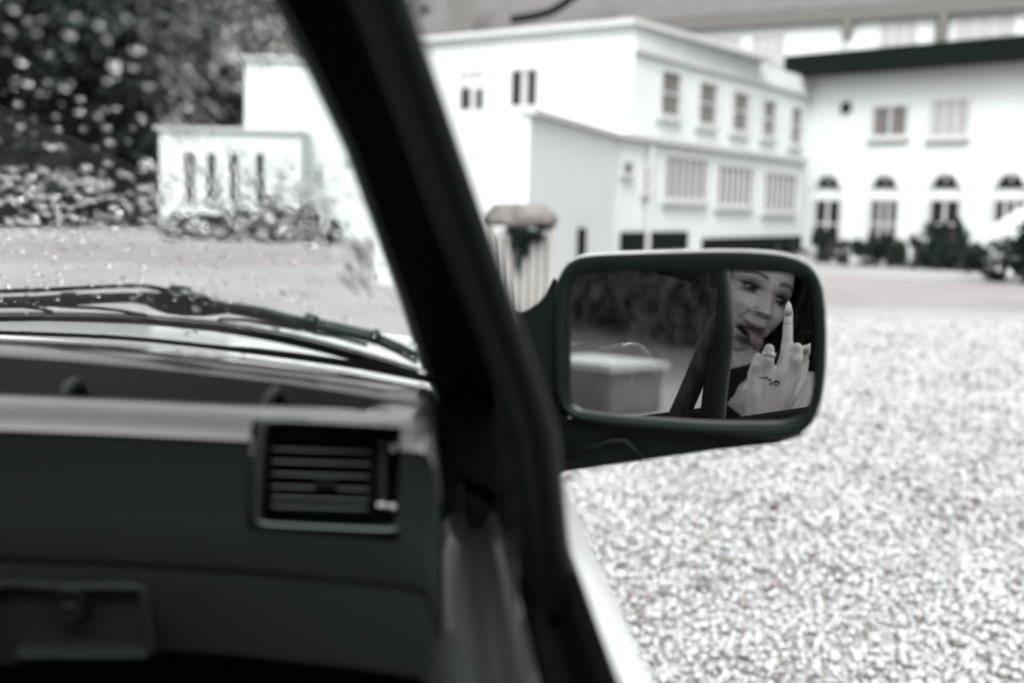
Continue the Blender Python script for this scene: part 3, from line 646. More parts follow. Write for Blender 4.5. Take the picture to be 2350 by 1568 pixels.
# gusset closing the corner under the pillar
rings = [[P(x0, y, d), P((x0 + x1) / 2, y, d - .006), P(x1, y, d), P(x1, y, d + .012), P(x0, y, d + .012)] for y, x0, x1, d in ((930, 1030, 1262, .93), (1000, 1018, 1290, .915), (1085, 1040, 1268, .89), (1110, 1090, 1276, .87), (1135, 1150, 1290, .83))]
fixn(MB().loft(rings).build('mirror_gusset', 'black_trim', car, smooth=True, auto=40))
# foot seal clip
fixn(MB().loft([ring_outline(catmull([(962, 880), (985, 890), (1010, 930), (1014, 945), (996, 930), (968, 906)], True, 3), dd) for dd in (.955, .93)]).build('seal_clip', 'black_rubber', car, smooth=True, auto=40))
# body behind the pillar: dark cheek under the pillar between dash end and door
mb = MB(); mb.hexa([P(1000, 1600, .80), P(1070, 1600, .80), P(1070, 1600, .9), P(1000, 1600, .95), P(984, 915, .935), P(1070, 915, .925), P(1070, 915, .96), P(984, 915, .98)]); fixn(mb.build('kick_panel', 'black_trim', car))

# ---- right door: sill sections run fore and aft
def sill(name, prof, m, y0, y1, front=None, parent=car, ny=10):
    rings = []
    for k in range(ny + 1):
        y = lerp(y0, y1, k / ny); rings.append([Vector((x, y, z - (front(y) if front else 0))) for x, z in prof])
    return fixn(MB().loft(rings).build(name, m, parent, smooth=True, auto=45))
door = None
fr = lambda y: 0 if y < .80 else (y - .80) ** 2 * 6.5
door = sill('door_trim', [(-.004, .40), (-.003, .86), (.000, .895), (.007, .915), (.015, .9255), (.022, .9265), (.028, .921), (.033, .913), (.038, .914), (.043, .924), (.048, .929), (.052, .928), (.055, .918), (.055, .40)], 'door_vinyl', -.55, .915, fr, ny=16)
sill('window_channel', [(.0555, .86), (.0555, .926), (.059, .9295), (.064, .929), (.066, .915), (.073, .915), (.0740, .948), (.079, .952), (.0834, .947), (.0835, .86)], 'channel_felt', -.55, .935, None, door)
outer_p = [(.084, .85), (.0845, .921), (.088, .9265), (.099, .928), (.108, .925), (.117, .900), (.128, .80), (.140, .65), (.142, .52), (.135, .40), (.115, .22), (.06, .20), (.06, .85)]
sill('door_skin', outer_p, 'car_paint', -.55, .975, None, door)
sill('front_fender', [(x - .002, z - .003) for x, z in outer_p], 'car_paint', .98, 1.75, lambda y: (y - .98) ** 2 * .09, car)

# ================================================================== WING MIRROR
AL, BE = R(22.5), R(1.5)
NG = Vector((-math.sin(AL) * math.cos(BE), -math.cos(AL) * math.cos(BE), math.sin(BE)))
GP = P(1582, 800, .885)
def on_plane(px, py, n_, p0, off=0):
    r = D(px, py); return CAM + r * ((p0 + n_ * off - CAM).dot(n_) / r.dot(n_))
NH = NG
HP = GP + NG * .006
hout = catmull([(1269, 760), (1274, 672), (1284, 634), (1306, 603), (1342, 588), (1420, 583), (1560, 579), (1680, 577), (1775, 582), (1835, 596), (1872, 624), (1890, 672), (1897, 760), (1894, 860), (1882, 930), (1858, 978), (1820, 1003), (1770, 1008), (1640, 1000), (1480, 987), (1350, 972), (1300, 952), (1276, 915), (1269, 850)], True, 4)
hin = catmull([(1300, 760), (1303, 690), (1310, 655), (1326, 637), (1356, 627), (1420, 623), (1560, 622), (1680, 622), (1780, 626), (1832, 634), (1858, 652), (1867, 690), (1870, 760), (1868, 860), (1861, 918), (1842, 952), (1812, 968), (1770, 973), (1640, 972), (1480, 962), (1360, 950), (1318, 940), (1302, 915), (1299, 850)], True, 4)
cxm, cym = 1582, 792
def hring(scale, off, src=hout, sh=(0, 0)): return [on_plane(cxm + (x - cxm) * scale + sh[0], cym + (y - cym) * scale + sh[1], NH, HP, off) for x, y in src]
mid = [((o[0] * .55 + i[0] * .45), (o[1] * .55 + i[1] * .45)) for o, i in zip(hout, hin)]
mirror = fixn(MB().loft([hring(.97, -.012), hring(1.0, -.003), hring(.99, .003), hring(1, .004, mid), hring(1, .001, hin), hring(1, -.005, hin)], True, False).build('wing_mirror', 'mirror_plastic', car, smooth=True, auto=60))
fixn(MB().loft([hring(.70, -.085, sh=(-14, -2)), hring(.93, -.066, sh=(-8, -7)), hring(.994, -.040, sh=(2, -7)), hring(.998, -.014, sh=(2, -3)), hring(.998, -.005), hring(.97, -.005)], True, False).add(hring(.70, -.085, sh=(-14, -2)), [tuple(range(len(hout)))]).build('mirror_shell', 'car_paint', mirror, smooth=True, auto=60))
# inner well wall, down to the tilted glass
w0 = hring(1, -.0045, hin); w1 = hring(1, -.0095, hin)
fixn(MB().loft([w0, w1], True, False).build('mirror_well', 'black_rubber', mirror, smooth=True))
gx = [on_plane(cxm + (x - cxm) * .995, cym + (y - cym) * .995, NG, GP) for x, y in hin]; gb = [p - NG * .003 for p in gx]
glass = MB().loft([gb, gx], True, True).build('mirror_glass', 'mirror', mirror); fixn(glass)
# wedge below and arm to the door
mb = MB(); wt = [(1262, 955), (1330, 962), (1480, 980), (1640, 995), (1780, 1004), (1840, 992)]; wb_ = [(1264, 1087), (1340, 1076), (1480, 1056), (1640, 1033), (1780, 1018), (1842, 1000)]
ra = [[on_plane(x, y, NH, HP, -.004) for x, y in wt] + [on_plane(x, y, NH, HP, -.010) for x, y in wb_][::-1], [on_plane(x, y, NH, HP, -.055) for x, y in wt] + [on_plane(x, y, NH, HP, -.045) for x, y in wb_][::-1]]
o = fixn(MB().loft(ra).build('mirror_foot', 'mirror_plastic', mirror, smooth=True, auto=30)); bevel(o, .003)
mb = MB(); pts_ = [(1290, 1046), (1405, 1012), (1436, 1012), (1478, 1052)]
mb.tube([on_plane(x, y, NH, HP, -.004) for x, y in pts_], .0016, 8); mb.build('foot_panel_line', 'black_rubber', mirror, smooth=True)
arm = []
for dd in (.925, .955):
    arm.append([P(x, y, dd) for x, y in catmull([(1150, 700), (1192, 716), (1222, 704), (1246, 684), (1262, 655), (1276, 640), (1300, 720), (1300, 900), (1310, 1060), (1240, 1100), (1150, 1100), (1140, 900)], True, 3)])
o = fixn(MB().loft(arm).build('mirror_arm', 'black_trim', mirror, smooth=True, auto=40)); bevel(o, .004)

# ================================================================== WIPERS
def ribbon(mb, st, o1=.007, o2=.016):
    rings = [[WS(x, t, o1), WS(x, b, o1), WS(x, b, o2), WS(x, t, o2)] for x, t, b in st]
    return mb.loft(rings)
def dens(st, step=40):
    out = []
    for (x0, t0, b0), (x1, t1, b1) in zip(st, st[1:]):
        k = max(1, int(abs(x1 - x0) / step))
        for i in range(k): f = i / k; out.append((lerp(x0, x1, f), lerp(t0, t1, f), lerp(b0, b1, f)))
    out.append(st[-1]); return out
wip = empty('wiper', WS(420, 715, .01), 'x', 'x'); del wip['label']; del wip['category']; wip.parent = car; wip.location = ORG['wiper'] - ORG['car']
arm_st = [(-60, 705, 722), (0, 699, 716), (70, 698, 714), (128, 695, 716), (135, 690, 718), (165, 690, 718), (172, 694, 712), (230, 692, 708), (300, 691, 706), (330, 690, 712), (352, 692, 722), (380, 686, 732), (420, 686, 737), (462, 697, 738), (480, 709, 736), (520, 714, 732), (600, 726, 748), (660, 742, 760), (700, 750, 768)]
o = fixn(ribbon(MB(), dens(arm_st), .004, .0085).build('wiper_arm', 'wiper_black', wip)); bevel(o, .0012)
rod = [(-60, 691, 699), (0, 688, 696), (120, 684, 692), (240, 679, 686), (310, 677, 684), (345, 682, 690), (384, 690, 699)]
o = fixn(ribbon(MB(), dens(rod), .009, .011).build('wiper_rod', 'wiper_black', wip)); bevel(o, .001)
o = fixn(ribbon(MB(), dens([(378, 684, 694), (400, 684, 692), (428, 690, 697)]), .008, .012).build('rod_clip', 'wiper_black', wip)); bevel(o, .001)
br = [(690, 745, 771), (704, 748, 776), (716, 752, 776), (722, 760, 772), (780, 772, 784), (842, 786, 798), (850, 783, 803), (860, 786, 804), (864, 796, 806), (905, 814, 824), (952, 838, 850)]
o = fixn(ribbon(MB(), dens(br, 25), .004, .011).build('wiper_bridge', 'wiper_black', wip)); bevel(o, .001)
for st_ in ([(150, 712, 716), (215, 714, 719), (270, 720, 725), (318, 729, 735), (332, 731, 738)], [(-40, 711, 716), (50, 711, 716), (90, 716, 721), (118, 724, 730)], [(495, 743, 748), (505, 740, 745), (560, 743, 748), (640, 755, 761), (690, 764, 770)], [(712, 772, 777), (760, 780, 784), (840, 800, 806)]):
    o = fixn(ribbon(MB(), dens(st_, 25), .003, .005).build('wiper_claw', 'wiper_black', wip)); bevel(o, .0008)
bl_ = [(-60, 733, 741), (0, 732, 741), (100, 731, 740), (220, 733, 743), (330, 737, 748), (480, 750, 763), (560, 761, 775), (640, 775, 790), (720, 793, 808), (800, 813, 829), (880, 836, 852), (958, 861, 874)]
o = fixn(ribbon(MB(), dens(bl_, 30), .0008, .0035).build('wiper_blade', 'black_rubber', wip)); bevel(o, .0006)
spine = [(x, t - 5, t - 1.5) for x, t, b in bl_]
fixn(ribbon(MB(), dens(spine, 30), .003, .004).build('blade_spine', 'dark_metal', wip))
c_ = WS(449, 716, .0036); n_ = ws_n(c_)
t1 = rx; t2 = n_.cross(t1).normalized()
# rivet faces the driver
rr_ = [[c_ - fz * (-h) + (rx * math.cos(q) + uy * math.sin(q)) * s_ for q in [2 * math.pi * k / 20 for k in range(20)]] for h, s_ in ((-.004, .0042), (.0010, .0042), (.0022, .0034), (.0026, .0016))]
fixn(MB().loft(rr_).build('rivet', 'rivet_white', wip, smooth=True))
fc = bpy.data.curves.new('t', 'FONT'); fc.body = 'SWF'; fc.size = .0085; fc.extrude = .0003; fc.align_x = 'CENTER'; fc.align_y = 'CENTER'; fc.resolution_u = 3
fo = bpy.data.objects.new('t', fc); COL.objects.link(fo); bpy.context.view_layer.update()
me = bpy.data.meshes.new_from_object(fo.evaluated_get(bpy.context.evaluated_depsgraph_get())); bpy.data.objects.remove(fo)
tx = bpy.data.objects.new('embossed_letters', me); COL.objects.link(tx); me.materials.append(MATS['black_rubber'])
p = WS(388, 714, .0033); mw_ = Matrix.Translation(p) @ (CM @ Matrix.Rotation(R(-5), 3, 'Z')).to_4x4()
tx.matrix_world = mw_; tx.parent = wip; tx.matrix_parent_inverse = Matrix.Translation(-ORG['wiper'])
# cowl seal and bonnet
rings = []
for x, y in catmull([(-160, 757), (0, 762), (300, 776), (580, 807), (800, 838), (966, 869), (1040, 884)], False, 5):
    th = interp(x, [0, 500, 580, 700, 960], [1, 2, 7, 9, 9]); rings.append([WS(x, y - th, -.001), WS(x, y + 4, -.001), WS(x, y + 5, .003), WS(x, y - th, .001)])
fixn(MB().loft(rings).build('cowl_seal', 'black_rubber', car, smooth=True, auto=40))
vs = []; nx, ny = 24, 10
for j in range(ny + 1):
    v = j / ny
    for i in range(nx + 1):
        x = lerp(CX * 2 - .075, .075, i / nx); s = (x - CX) / .8; y = lerp(ws_y(min(x, 0), .975) + .035, 2.25 - .12 * s * s, v); vs.append((x, y, .995 - .03 * s * s - .03 * v - .05 * v ** 3))
fs = [(j * (nx + 1) + i, j * (nx + 1) + i + 1, (j + 1) * (nx + 1) + i + 1, (j + 1) * (nx + 1) + i) for j in range(ny) for i in range(nx)]
o = mk('bonnet', vs, fs, 'car_paint', car, smooth=True); sm = o.modifiers.new('s', 'SOLIDIFY'); sm.thickness = .012; sm.offset = -1

# ================================================================== REST OF THE CAR SHELL
XL, XR = 2 * CX - .10, .10
mb = MB(); rings = []
for y in (.30, .22, .0, -.6, -1.2, -1.7, -1.85):
    zc_ = interp(y, [-1.85, -1.2, 0, .3], [1.34, 1.43, 1.445, 1.40]); rings.append([Vector((lerp(CX - .62, CX + .62, i / 10), y, zc_ - .05 * (2 * i / 10 - 1) ** 2)) for i in range(11)] + [Vector((lerp(CX + .62, CX - .62, i / 10), y, zc_ - .05 * (1 - 2 * i / 10) ** 2 - .035)) for i in range(11)])
fixn(mb.loft(rings).build('roof_panel', 'headliner', car, smooth=True, auto=40))
def mir(x): return 2 * CX - x
sill('left_door', [(mir(x), z - .09 if z > .5 else z) for x, z in outer_p], 'car_paint', -.45, .98)
sill('left_door_trim', [(mir(x), z - .09) for x, z in [(-.004, .40), (-.003, .86), (.007, .915), (.02, .926), (.055, .92), (.055, .40)]], 'door_vinyl', -.45, .95)
for s_ in (0, 1):
    X = (lambda x: x) if s_ == 0 else mir
    yb = -.15 if s_ == 0 else -.60  # right pillar brought forward and widened to keep light out of the cabin
    if s_: MB().loft([[Vector((mir(q.x) + a_, q.y + b_, q.z)) for a_, b_ in ((0, 0), (-.05, 0), (-.05, -.05), (0, -.05))] for q in PIN]).build('left_pillar', 'black_trim', car)
    MB().loft([[Vector((X(xx), yy, 0 + zz)) for xx, yy in ((o_ + .0, yb), (o_ + .045, yb), (o_ + .045, -.74), (o_, -.74))] for zz, o_ in ((.4, .02), (.93, .03), (1.40, -.12))]).build('door_pillar', 'black_trim', car)
    fixn(MB().loft([[Vector((X(x), y, z)) for x, z in outer_p] for y in (-.735, -1.4, -2.1)]).build('rear_side', 'car_paint', car))
    MB().loft([[Vector((X(xx), yy + oy, zz)) for xx, yy in ((o_, -.745), (o_ + .04, -.745), (o_ + .04, -1.9), (o_, -1.9))] for zz, o_, oy in ((.92, .03, 0), (1.38, -.12, 0))]).build('added_rear_blind', 'headliner', car)  # unseen panel added over the rear side window to stop light
MB().box((mir(.08), -2.14, .3), (.08, -2.06, 1.12)).build('tail_panel', 'headliner', car)  # unseen tail, built high to keep rear light off the dash
MB().box((mir(.05), -2.05, .22), (.05, 1.0, .27)).build('car_floor', 'headliner', car)
MB().box((mir(.08), 1.02, .25), (.07, 1.10, .90)).build('bulkhead', 'black_trim', car)
MB().box((mir(.10), 2.20, .28), (.10, 2.30, .80)).build('nose_panel', 'car_paint', car)
for yy in (1.45, -1.45):
    for xx in (.02, mir(.02)):
        c_ = Vector((xx, yy, .29)); t = MB()
        t.loft([[c_ + Vector((ox, r_ * math.cos(q), r_ * math.sin(q))) for q in [2 * math.pi * k / 28 for k in range(28)]] for ox, r_ in ((-.09, .24), (-.085, .28), (.085, .28), (.09, .24))])
        wo_ = fixn(t.build('wheel', 'black_rubber', car, smooth=True, auto=40))
        fixn(MB().loft([[c_ + Vector((ox, r_ * math.cos(q), r_ * math.sin(q))) for q in [2 * math.pi * k / 28 for k in range(28)]] for ox, r_ in ((-.095, .17), (.095, .17))]).build('rim', 'dark_metal', wo_))
for sx in (-.34, -1.10):
    sc = fixn(MB().loft([[Vector((sx + a_ * w_, y, z)) for a_ in (-1, -.5, .5, 1)] + [Vector((sx + a_ * w_, y, z - .14)) for a_ in (1, -1)] for y, z, w_ in ((-.42, .46, .23), (-.2, .47, .25), (.0, .50, .25), (.07, .47, .23))]).build('seat', 'seat_cloth', car, smooth=True, auto=50)); bevel(sc, .03)
    bk_ = fixn(MB().loft([[Vector((sx + a_ * w_, y, z)) for a_ in (-1, -.5, .5, 1)] + [Vector((sx + a_ * w_, y - .11, z)) for a_ in (1, -1)] for y, z, w_ in ((-.36, .42, .22), (-.44, .62, .25), (-.52, .9, .23), (-.55, .98, .15))]).build('backrest', 'seat_cloth', sc, smooth=True, auto=50)); bevel(bk_, .03)

# ================================================================== PERSON (passenger, visible in the mirror)
def REF(p): return p - NG * (2 * (p - GP).dot(NG))
def V(px, py, d): return REF(P(px, py, d))                                       # where the thing really is whose image shows there
# ---- head built in its own frame: x right in the image, z up the face, y out of the face
E0 = P(1766, 674, 1.93)
rc, uc, fc_ = CM @ Vector((1, 0, 0)), CM @ Vector((0, 1, 0)), CM @ Vector((0, 0, 1))
th = R(22); ex = rc * math.cos(th) - uc * math.sin(th); ez = rc * math.sin(th) + uc * math.cos(th); ey = fc_
ty = R(17); ex, ey = ex * math.cos(ty) - ey * math.sin(ty), ex * math.sin(ty) + ey * math.cos(ty)
def HL(x, y, z): return REF(E0 + ex * x + ey * y + ez * z)
G2 = lambda x, z, cx, cz, sx, sz: np.exp(-((x - cx) / sx) ** 2 - ((z - cz) / sz) ** 2)
def head_grid():
    nu, nv = 170, 130
    u = np.linspace(-1, 1, nu, endpoint=False); u = np.pi * (.42 * u + .58 * u ** 3); v = np.linspace(-np.pi / 2 + .02, np.pi / 2 - .02, nv)
    U, Vv = np.meshgrid(u, v)
    x = np.sin(U) * np.cos(Vv); y = np.cos(U) * np.cos(Vv); z = np.sin(Vv)
    X = .073 * np.sign(x) * np.abs(x) ** .92; Y = .098 * np.sign(y) * np.abs(y) ** .86 - .098; Z = .119 * z
    jaw = np.clip(-Z / .119, 0, 1); X = X * (1 - .40 * jaw ** 2.0); Y = np.where(y < 0, Y * (1 - .25 * jaw), Y) - .0
    Y = Y + np.where(y > 0, .014 * jaw, 0); up = np.clip((Z - .03) / .09, 0, 1); Y = Y - .008 * up * (y > 0)
    f = np.clip(y * 1.6, 0, 1)
    x_, z_ = X, Z
    nose_t = np.clip((.004 - z_) / .039, 0, 1)
    nose = (.003 + .021 * nose_t ** 1.25) * np.exp(-(x_ / (.0075 + .0035 * nose_t)) ** 2) * np.where(z_ < -.0345, np.exp(-((z_ + .0345) / .0060) ** 2), 1) * np.where(z_ > .004, np.exp(-((z_ - .004) / .012) ** 2), 1)
    Dp = nose + .011 * (G2(x_, z_, .0135, -.034, .006, .006) + G2(x_, z_, -.0135, -.034, .006, .006))
    Dp -= .010 * (G2(x_, z_, .031, -.001, .017, .011) + G2(x_, z_, -.031, -.001, .017, .011))
    Dp += .005 * (G2(x_, z_, .03, .019, .022, .008) + G2(x_, z_, -.03, .019, .022, .008)) + .0105 * (G2(x_, z_, .041, -.031, .017, .014) + G2(x_, z_, -.041, -.031, .017, .014))
    for s in (-1, 1): Dp -= .0042 * np.exp(-((s * x_ - (.019 + .42 * (-.037 - z_))) / .0042) ** 2) * np.clip((-.034 - z_) / .006, 0, 1) * np.clip((z_ + .074) / .01, 0, 1)
    Dp += .0065 * G2(x_, z_, 0, -.0620, .026, .0045) + .008 * G2(x_, z_, 0, -.0875, .022, .006) - .016 * G2(x_, z_, 0, -.0735, .026, .0060)
    Dp += .008 * G2(x_, z_, 0, -.108, .018, .012) - .003 * G2(x_, z_, 0, -.095, .02, .004)
    Dp += .004 * (G2(x_, z_, .030, .0045, .015, .003) + G2(x_, z_, -.030, .0045, .015, .003))
    Y = Y + Dp * f
    col = np.ones((nv, nu, 3)) * np.array([.60, .55, .53])
    def paint(mask, c): nonlocal col; mm = np.clip(mask * f, 0, 1)[..., None]; col = col * (1 - mm) + np.array(c) * mm
    for s in (-1, 1):
        paint(.85 * G2(x_, z_, s * .032, .007, .022, .0085), (.12, .10, .095)); paint(1.3 * G2(x_, z_, s * .032, .0030, .0215, .0036), (.012, .012, .012)); paint(.8 * G2(x_, z_, s * .032, -.0085, .019, .0034), (.07, .06, .056))
        bx = s * x_; arch = .0212 + .004 * np.sin(np.clip((bx - .012) / .042, 0, 1) * np.pi) - .05 * np.clip(bx - .042, 0, 1)
        paint(1.15 * np.exp(-((z_ - arch) / .0042) ** 2) * np.clip((bx - .008) / .006, 0, 1) * np.clip((.058 - bx) / .012, 0, 1), (.085, .078, .074))
    sm_ = 9 * x_ ** 2
    paint(1.4 * np.exp(-(x_ / .028) ** 4 - ((z_ + .0620 - sm_) / .0046) ** 2), (.10, .075, .075)); paint(1.3 * np.exp(-(x_ / .024) ** 4 - ((z_ + .0880 - sm_) / .0055) ** 2), (.13, .10, .10)); paint(1.6 * np.exp(-(x_ / .0245) ** 4 - ((z_ + .0740 - sm_) / .0044) ** 4), (.02, .015, .015))  # lips, then the shade inside the mouth painted black
    for s in (-1, 1): paint(.5 * G2(x_, z_, s * (.021 + .25 * (-.035 - z_)), z_, .0035, 1) * ((z_ < -.036) & (z_ > -.068)), (.34, .30, .29)); paint(.35 * G2(x_, z_, s * .014, -.02, .006, .02), (.40, .35, .34))  # shading of smile folds and nose sides put into the skin colour
    paint(.8 * (G2(x_, z_, .007, -.0405, .004, .002) + G2(x_, z_, -.007, -.0405, .004, .002)), (.06, .05, .05))  # nostril shadow painted on
    pts = [HL(a, b, c) for a, b, c in zip(X.ravel(), Y.ravel(), Z.ravel())]
    fs = [(j * nu + i, j * nu + (i + 1) % nu, (j + 1) * nu + (i + 1) % nu, (j + 1) * nu + i) for j in range(nv - 1) for i in range(nu)]
    fs += [tuple(range(nu))[::-1], tuple(range((nv - 1) * nu, nv * nu))]
    return pts, fs, col.reshape(-1, 3)
hp, hf, hc = head_grid()
# ---- neck, torso, arms and hand as one remeshed skin
SK = MB()
HX = 1.70
def hv(x, y, d=0): return V(x, y, HX + d)
neck = HL(0, -.09, -.06); sh_c = neck + Vector((.02, -.02, -.17))
shR = V(1878, 935, 1.90); shL = sh_c * 2 - shR; shL.z = shR.z
pel = Vector((-.32, -.20, .54)); chest = (shR + shL) / 2 + Vector((0, 0, -.06))
SK.tube([HL(0, -.09, -.03), HL(0, -.09, -.09), lerp(neck, chest, .75), chest], [.055, .054, .06, .09], 16)
SK.tube([chest + Vector((0, 0, .03)), lerp(chest, pel, .35), lerp(chest, pel, .7), pel], [.105, .12, .115, .14], 16); SK.tube([shL, chest + Vector((0, 0, .04)), shR], [.058, .085, .058], 14)
wr_ = hv(1752, 962, .015); el = V(1800, 1240, 1.82)
SK.tube([shR, lerp(shR, el, .5), el, lerp(el, wr_, .35), lerp(el, wr_, .8), wr_], [.055, .047, .042, .042, .028, .0265], 14); SK.ball(shR, .056); SK.ball(el, .043)
elL = shL + Vector((-.12, .08, -.27)); haL = Vector((-.44, .06, .64))
SK.tube([shL, lerp(shL, elL, .5), elL, lerp(elL, haL, .4), haL], [.055, .047, .042, .040, .028], 14); SK.ball(shL, .056)
for j in range(5): SK.tube([haL, haL + Vector((.02 * (j - 2), .06, -.01)), haL + Vector((.024 * (j - 2), .10 - .03 * (j in (0, 4)), -.04))], [.012, .0085, .007], 8)
SK.ball(haL, (.035, .04, .02))
for s in (-1, 1):
    kn = Vector((-.32 + s * .11, .26, .60)); ft = Vector((-.32 + s * .10, .56, .30)); hip = pel + Vector((s * .09, .03, 0))
    SK.tube([hip, lerp(hip, kn, .5), kn, lerp(kn, ft, .4), ft], [.085, .075, .058, .055, .035], 14); SK.tube([ft, ft + Vector((0, .09, -.005)), ft + Vector((0, .17, -.015))], [.036, .034, .022], 12)
sk_hand = []
def chain(pts, rad, n=12):
    q = [hv(*p) for p in pts]; SK.tube(q, rad, n)
    for c, r in zip(q, rad): SK.ball(c, r * .99, 12, 8)
# palm
for (x, y, d, r) in ((1730, 858, 0, .0098), (1762, 856, -.003, .0105), (1793, 854, -.004, .0112), (1822, 860, -.001, .0110)):
    chain([(lerp(1735, 1768, (x - 1730) / 92), 955, .012), (lerp(x, lerp(1735, 1768, (x - 1730) / 92), .45), 905, .005), (x, y, d)], [.0155, .0135, r])
chain([(1745, 900, .012), (1800, 892, .014)], [.017, .017]); chain([(1728, 935, .014), (1722, 895, .010)], [.0125, .012])
# fingers
chain([(1795, 850, -.004), (1803, 812, -.003), (1807.5, 778, -.002), (1808.5, 742, -.001), (1809.5, 716, .001), (1810, 706, .002)], [.0108, .0088, .0083, .0074, .0068, .0056])
chain([(1762, 855, -.003), (1765, 825, -.012), (1765, 801, -.012), (1766, 806, .008), (1768, 838, .022), (1770, 850, .016)], [.0105, .0086, .0083, .0078, .0074, .006])
chain([(1730, 858, 0), (1735, 836, -.008), (1739, 821, -.008), (1741, 826, .008), (1746, 848, .020)], [.0098, .0080, .0074, .0068, .0062])
chain([(1822, 858, -.001), (1829, 825, -.012), (1830, 800, -.012), (1828, 806, .010), (1822, 838, .024), (1816, 850, .018)], [.0110, .0096, .0090, .0084, .0078, .0066])
chain([(1775, 945, .018), (1812, 900, .024), (1834, 868, .026), (1842, 830, .024), (1848, 806, .014), (1851, 800, .010)], [.017, .0165, .0125, .0098, .0082, .0068])
bo_ = SK.build('t', 'skin'); rm = bo_.modifiers.new('r', 'REMESH'); rm.mode = 'VOXEL'; rm.voxel_size = .0026
sm = bo_.modifiers.new('s', 'SMOOTH'); sm.iterations = 5; sm.factor = .5
bpy.context.view_layer.update()
em = bpy.data.meshes.new_from_object(bo_.evaluated_get(bpy.context.evaluated_depsgraph_get()))
off = ORG[bo_.name]; nb = len(em.vertices); co = np.empty(nb * 3); em.vertices.foreach_get('co', co); co = co.reshape(-1, 3) + np.array(off)
bf = [tuple(p.vertices) for p in em.polygons]; bpy.data.objects.remove(bo_)
pc_ = np.tile(np.array([.70, .655, .635]), (nb, 1))
nz_ = np.array([noise.noise(Vector(c * 90.0)) for c in co]) * .06 + np.array([noise.noise(Vector(c * 300.0)) for c in co]) * .035
pc_ = pc_ * (1 + nz_[:, None])
for (x, y, d, w_, a_) in ((1808.5, 743, -.006, .0022, .42), (1808.5, 738, -.006, .0018, .22), (1807.5, 781, -.007, .0028, .46), (1807, 773, -.007, .0024, .4), (1806, 789, -.007, .002, .22), (1829, 797, -.016, .004, .16), (1765, 797, -.016, .004, .14), (1739, 820, -.014, .004, .14)):  # crease and knuckle shading darkened into the skin colour
    q = np.array(tuple(hv(x, y, d))); ax_ = np.array(tuple((hv(x, y - 10, d) - hv(x, y, d)).normalized())); df = co - q; al = df @ ax_; rd = np.linalg.norm(df - al[:, None] * ax_, axis=1)
    pc_ *= (1 - a_ * np.exp(-(al / (w_ * .45)) ** 2) * np.exp(-(rd / .009) ** 4))[:, None] if w_ < .0035 else (1 - a_ * np.exp(-(np.linalg.norm(df, axis=1) / .006) ** 2))[:, None]
hn_ = np.array([noise.noise(Vector(p) * 110.0) for p in hp]) * .07; hc = hc * (1 + hn_[:, None])
person = mk('person', np.concatenate([np.array([tuple(p) for p in hp]), co]), hf + [tuple(i + len(hp) for i in f) for f in bf], 'skin', None, smooth=True, colors=np.concatenate([hc, pc_]),
            label='long-haired person sticking out their tongue and raising a middle finger, seen in the wing mirror', cat='person')
fixn(person)
# eyes, with lids and dark lashes
for s in (-1, 1):
    hgt = .0042 if s > 0 else .0036
    e = MB().ball((0, 0, 0), 1, 20, 14); q = np.array([tuple(v) for v in e.v]); loc = q * np.array([.0142, .0072, hgt]) + np.array([s * .0315, -.0098, -.002])
    r_ = np.hypot((loc[:, 0] - s * .0315 + .001), (loc[:, 2] + .0015)); cc = np.where((r_ < .0060)[:, None], np.array([.035, .038, .036]), np.array([.30, .29, .28])); cc[r_ < .0027] = .006
    eye = mk('eye', [HL(*p) for p in loc], e.f, 'skin', person, smooth=True, colors=cc)
    up_ = [(s * .0315 + t * .0165, -.0035 - 6 * (t * .0165) ** 2 * 4, -.002 + hgt * (1.02 - .95 * t * t) + (.0012 * max(0, s * t - .6) / .4)) for t in np.linspace(-1, 1.12 if s > 0 else 1, 11)]
    if s < 0: up_ = [(s * .0315 + t * .0165, -.0035 - 6 * (t * .0165) ** 2 * 4, -.002 + hgt * (1.02 - .95 * t * t) + (.0012 * max(0, s * t - .6) / .4)) for t in np.linspace(-1.12, 1, 11)]
    MB().tube([HL(*p) for p in up_], [.0005, .0010, .0014, .0017, .0018, .0018, .0018, .0017, .0014, .0010, .0005], 8).build('lash', 'hair', eye, smooth=True)
    lo_ = [(s * .0315 + t * .0150, -.0048 - 6 * (t * .015) ** 2 * 4, -.002 - hgt * (.98 - .9 * t * t)) for t in np.linspace(-1, 1, 9)]
    MB().tube([HL(*p) for p in lo_], .0007, 6).build('lash', 'hair', eye, smooth=True)
# tongue with a stud
tg = MB(); rings = []
for y, z, w_, t_ in ((-.014, -.0715, .0150, .005), (.002, -.0735, .0155, .005), (.010, -.0785, .0150, .0045), (.0135, -.0855, .0138, .004), (.0140, -.0925, .0108, .0032), (.0132, -.0975, .0050, .002)):
    rings.append([HL(.002 + .22 * max(0, -.0735 - z) + w_ * math.cos(q), y + t_ * math.sin(q) - .0012 * math.exp(-(math.cos(q) / .25) ** 2) * (math.sin(q) > 0), z + t_ * .6 * math.sin(q)) for q in [2 * math.pi * k / 18 for k in range(18)]])
fixn(tg.loft(rings).build('tongue', 'tongue', person, smooth=True))
MB().ball(HL(.0080, .0172, -.0815), .0026, 10, 8).build('tongue_stud', 'steel', person, smooth=True)
MB().tube([HL(-.0190 + .0046 * math.cos(q) * .7, .0085 + .0035 * math.cos(q), -.0355 + .0046 * math.sin(q)) for q in np.linspace(.6, 5.6, 14)], .0007, 8).build('nose_ring', 'steel', person, smooth=True)
